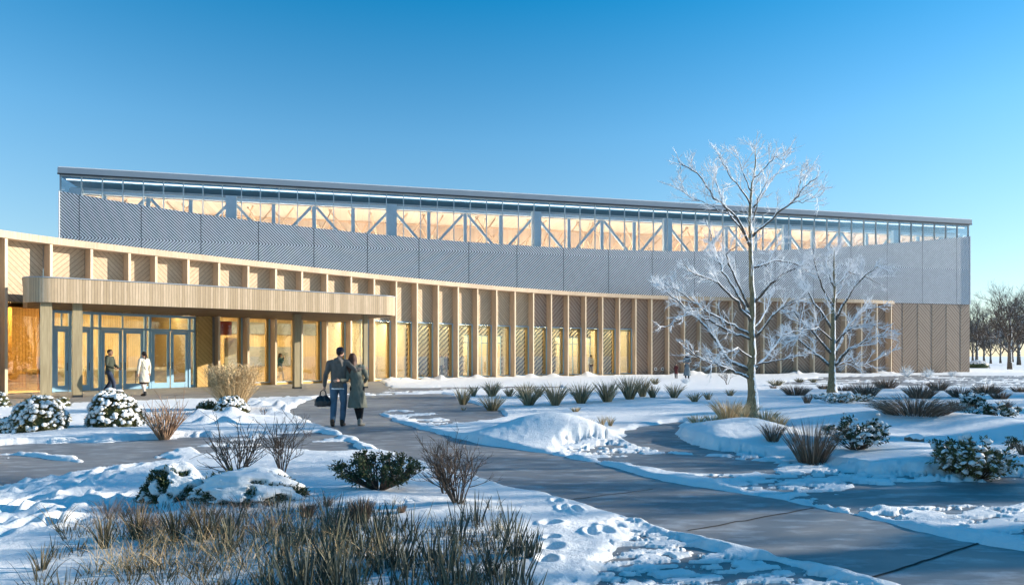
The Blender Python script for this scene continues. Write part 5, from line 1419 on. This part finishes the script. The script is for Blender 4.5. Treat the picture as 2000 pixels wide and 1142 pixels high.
MANJ = dict(chest=(.01,0,1.32), head=(.035,.03,1.635), neck=(.01,.01,1.48), shL=(-.20,0,1.425), elL=(-.275,-.03,1.15), wrL=(-.315,.0,.90),
    shR=(.195,.0,1.44), elR=(.40,-.06,1.27), wrR=(.545,.06,1.30), hipL=(-.095,0,.92), knL=(-.115,.03,.50), anL=(-.105,-.10,.10), hipR=(.095,0,.92), knR=(.10,.08,.50), anR=(.075,.05,.085))
person((x0, y0, 0.0), 1.78, 0, 'man in dark cap, grey hooded top and jeans, seen from behind, arm round a woman', MANJ, SK, ((.135,.12,.105), .86, 0), ((.085,.14,.20), 'trousers', .04), (.05,.03,.02), ('short', HAIR), False, True, False, .009,
    {'L': (-.02,.13,-.065), 'R': (.01,.15,-.055)}, man_extra, 'couple walking arm in arm', {'L': dict(palm=(1,0,0), thumb=(0,1,0), curl=1.0), 'R': dict(palm=(-.2,.2,-1), thumb=(0,-.3,1), curl=.6)})
def wom_extra(root, V_, k):
    m = MB(); m.beam((-.16,-.13,.62), (-.16,-.13,.28), .02, .03); m.tube([V_['neck']+Vector((-.11,-.02,-.01)), V_['neck']+Vector((0,-.10,.0)), V_['neck']+Vector((.11,-.02,-.01))], .036, 10)
    fuse('scarf', m, fabric('scarf_cloth', (.30,.32,.34)), root, .012, 2) if 0 else None
    s = MB(); s.tube([V_['wrR']*.7+V_['elR']*.3, V_['wrR']*.95+V_['elR']*.05], [.05,.046], 12); s.build('cuff', M['white'], root, True, (0,0,0)) if 0 else None
WOMJ = dict(pel=(.02,0,.93), waist=(.0,0,1.08), chest=(-.03,0,1.29), neck=(-.055,0,1.45), head=(-.10,.03,1.60), shL=(-.21,.0,1.40), elL=(-.20,-.10,1.10), wrL=(-.34,-.235,1.09),
    shR=(.17,.0,1.40), elR=(.24,.05,1.15), wrR=(.16,.17,1.05), hipL=(-.07,0,.90), knL=(-.02,.03,.50), anL=(.06,.06,.09), hipR=(.10,0,.90), knR=(.11,.06,.50), anR=(.10,-.06,.11))
x1 = x0+.40
person((x1, y0+.06, 0.0), 1.69, 0, 'long haired woman in a grey green coat seen from behind, leaning on a man', WOMJ, SK, ((.15,.155,.125), .44, .07), ((.02,.02,.022), 'tights', .05), (.20,.19,.165), ('long', HAIRB), True, False, False, .009,
    {'L': (.0,.14,-.055), 'R': (.06,.11,-.075)}, None, 'couple walking arm in arm', {'L': dict(palm=(.2,1,0), thumb=(0,0,1), curl=.35), 'R': dict(palm=(-1,0,0), curl=.5)})
# black bag in the man's left hand
kb = 1.78/1.76; bx, by, bz = x0-.345*kb, y0+.0, .60
bag = empty('handbag', (bx, by, bz), 0, 'soft black leather bag hanging from the hand of the man in the cap', 'bag')
m = MB(); etube(m, [(0,0,-.15,.165,.085),(0,0,-.12,.195,.10),(0,0,-.02,.19,.095),(-.005,0,.07,.13,.05),(0,0,.10,.09,.03)], 24); fuse('bag_body', m, simple('black_leather', (.012,.012,.014), .35, 0, .2, 8, .3, .5), bag, .009, 4, .02)
for s in (-1, 1):
    m = MB(); m.tube([(-.075,.025*s,.08), (-.055,.02*s,.19), (0,.008*s,.235), (.055,.02*s,.19), (.075,.025*s,.08)], .008, 7); m.build('bag_strap', M['dark'], bag, True, (0,0,0))

def zf(px, off): return (*curve_at(s_of_px(px, GO-off), GO-off), .035)
# before the doors
person(place(214, 27.6, .004), 1.86, R(-88), 'man in a green parka and jeans walking right, before the glass doors', dict(head=(0,.02,1.635), anL=(-.10,-.26,.15), knL=(-.09,-.02,.50), anR=(.09,.24,.10), knR=(.09,.20,.52), elL=(-.26,.05,1.16), wrL=(-.2,.24,1.04), elR=(.25,.03,1.16), wrR=(.16,.26,1.05)), SK2,
    ((.055,.065,.05), .80, .0), ((.035,.05,.085), 'trousers', .03), (.02,.018,.018), ('short', HAIR), False, True, True, .011, {'L': (0,.11,-.09)})
def skirt(root, V_, k):
    m = MB(); etube(m, [(0,0,.50,.17,.13),(0,0,.80,.165,.12)], 24); m.build('skirt', fabric('skirt_cloth', (.07,.045,.035)), root, True, (0,0,0))
    m = MB(); m.tube([(-.17,.0,1.40),(-.05,-.13,1.1),(.12,-.10,.85)], .012, 6); m.build('bag_strap', M['dark'], root, True, (0,0,0))
person(place(281.5, 27.1, .004), 1.77, R(62), 'dark haired woman in a long cream coat and skirt before the glass doors', dict(anL=(-.05,-.12,.13), knL=(-.05,.03,.5), anR=(.06,.10,.09), knR=(.06,.08,.5), wrR=(.25,.03,.90), wrL=(-.24,.02,.90)), SK,
    ((.66,.60,.48), .56, .03), ((.60,.52,.46), 'tights', .04), (.02,.02,.02), ('tail', HAIR), True, False, True, .011, None, skirt)
# inside, seen through the glass
person(zf(547, 1.2), 1.74, R(-75), 'woman in a dark teal top and cream trousers inside, by the wide timber column', dict(anL=(-.08,-.30,.14), knL=(-.08,-.05,.5), anR=(.08,.22,.09), knR=(.08,.16,.52), elR=(.24,.12,1.22), wrR=(.08,.20,1.50), elL=(-.22,.1,1.2), wrL=(-.06,.2,1.4)), SK,
    ((.03,.09,.11), .88, 0), ((.62,.50,.33), 'trousers', .03), (.05,.04,.03), ('long', HAIR), True, False, True, .013)
person(zf(860, .35), 1.72, R(170), 'woman in a pale shirt and jeans inside, left one of two before the slanted screen', None, SK, ((.62,.55,.42), .92, 0), ((.05,.08,.13), 'trousers', .03), (.03,.03,.03), ('long', HAIR), True, False, True, .013, group='women behind the glass')
person(zf(872, .38), 1.70, R(-160), 'woman in a black dress inside, right one of two before the slanted screen', dict(elL=(-.26,.0,1.2), wrL=(-.18,.15,1.1)), SK, ((.03,.035,.035), .62, .02), None, (.03,.03,.03), ('long', HAIRB), True, False, True, .013, group='women behind the glass')
person(zf(1154, .7), 1.66, R(10), 'dark haired woman in a white blouse standing inside the farthest glass bays', None, SK, ((.75,.74,.70), .9, .0), ((.04,.03,.045), 'trousers', .03), (.02,.02,.02), ('tail', HAIR), True, False, True, .013)
# outside by the blank wall
person(place(1320.5, 47.3), 1.04, R(150), 'small child in a dark red coat standing in the snow by the timber wall', dict(head=(0,.02,1.63)), SK2, ((.13,.035,.035), .55, .04), ((.05,.03,.03), 'trousers', .04), (.03,.02,.02), ('short', HAIR), True, True, True, .013)
def hat(root, V_, k):
    Hd = V_['head']; m = MB(); m.sphere(tuple(Hd+Vector((0,0,.09))), (.105,.115,.085), 16, 10); fuse('hat', m, M['white'], root, .012, 2)
    m = MB(); m.tube([Hd+Vector((-.10,0,-.10)), Hd+Vector((0,.11,-.09)), Hd+Vector((.10,0,-.10)), Hd+Vector((0,-.09,-.10)), Hd+Vector((-.10,0,-.10))], .055, 10); fuse('scarf', m, fabric('navy_scarf', (.015,.02,.035)), root, .012, 2)
person(place(1342, 46.3), 1.72, R(165), 'adult in a long grey coat, white hat and dark scarf, standing beside the child', dict(elR=(.26,.02,1.18), wrR=(.10,.2,1.12), elL=(-.26,.02,1.18), wrL=(-.12,.2,1.1)), SK2, ((.17,.21,.235), .22, .09), ((.05,.05,.06), 'trousers', .03), (.03,.03,.03), ('short', HAIR), True, True, True, .013, None, hat)
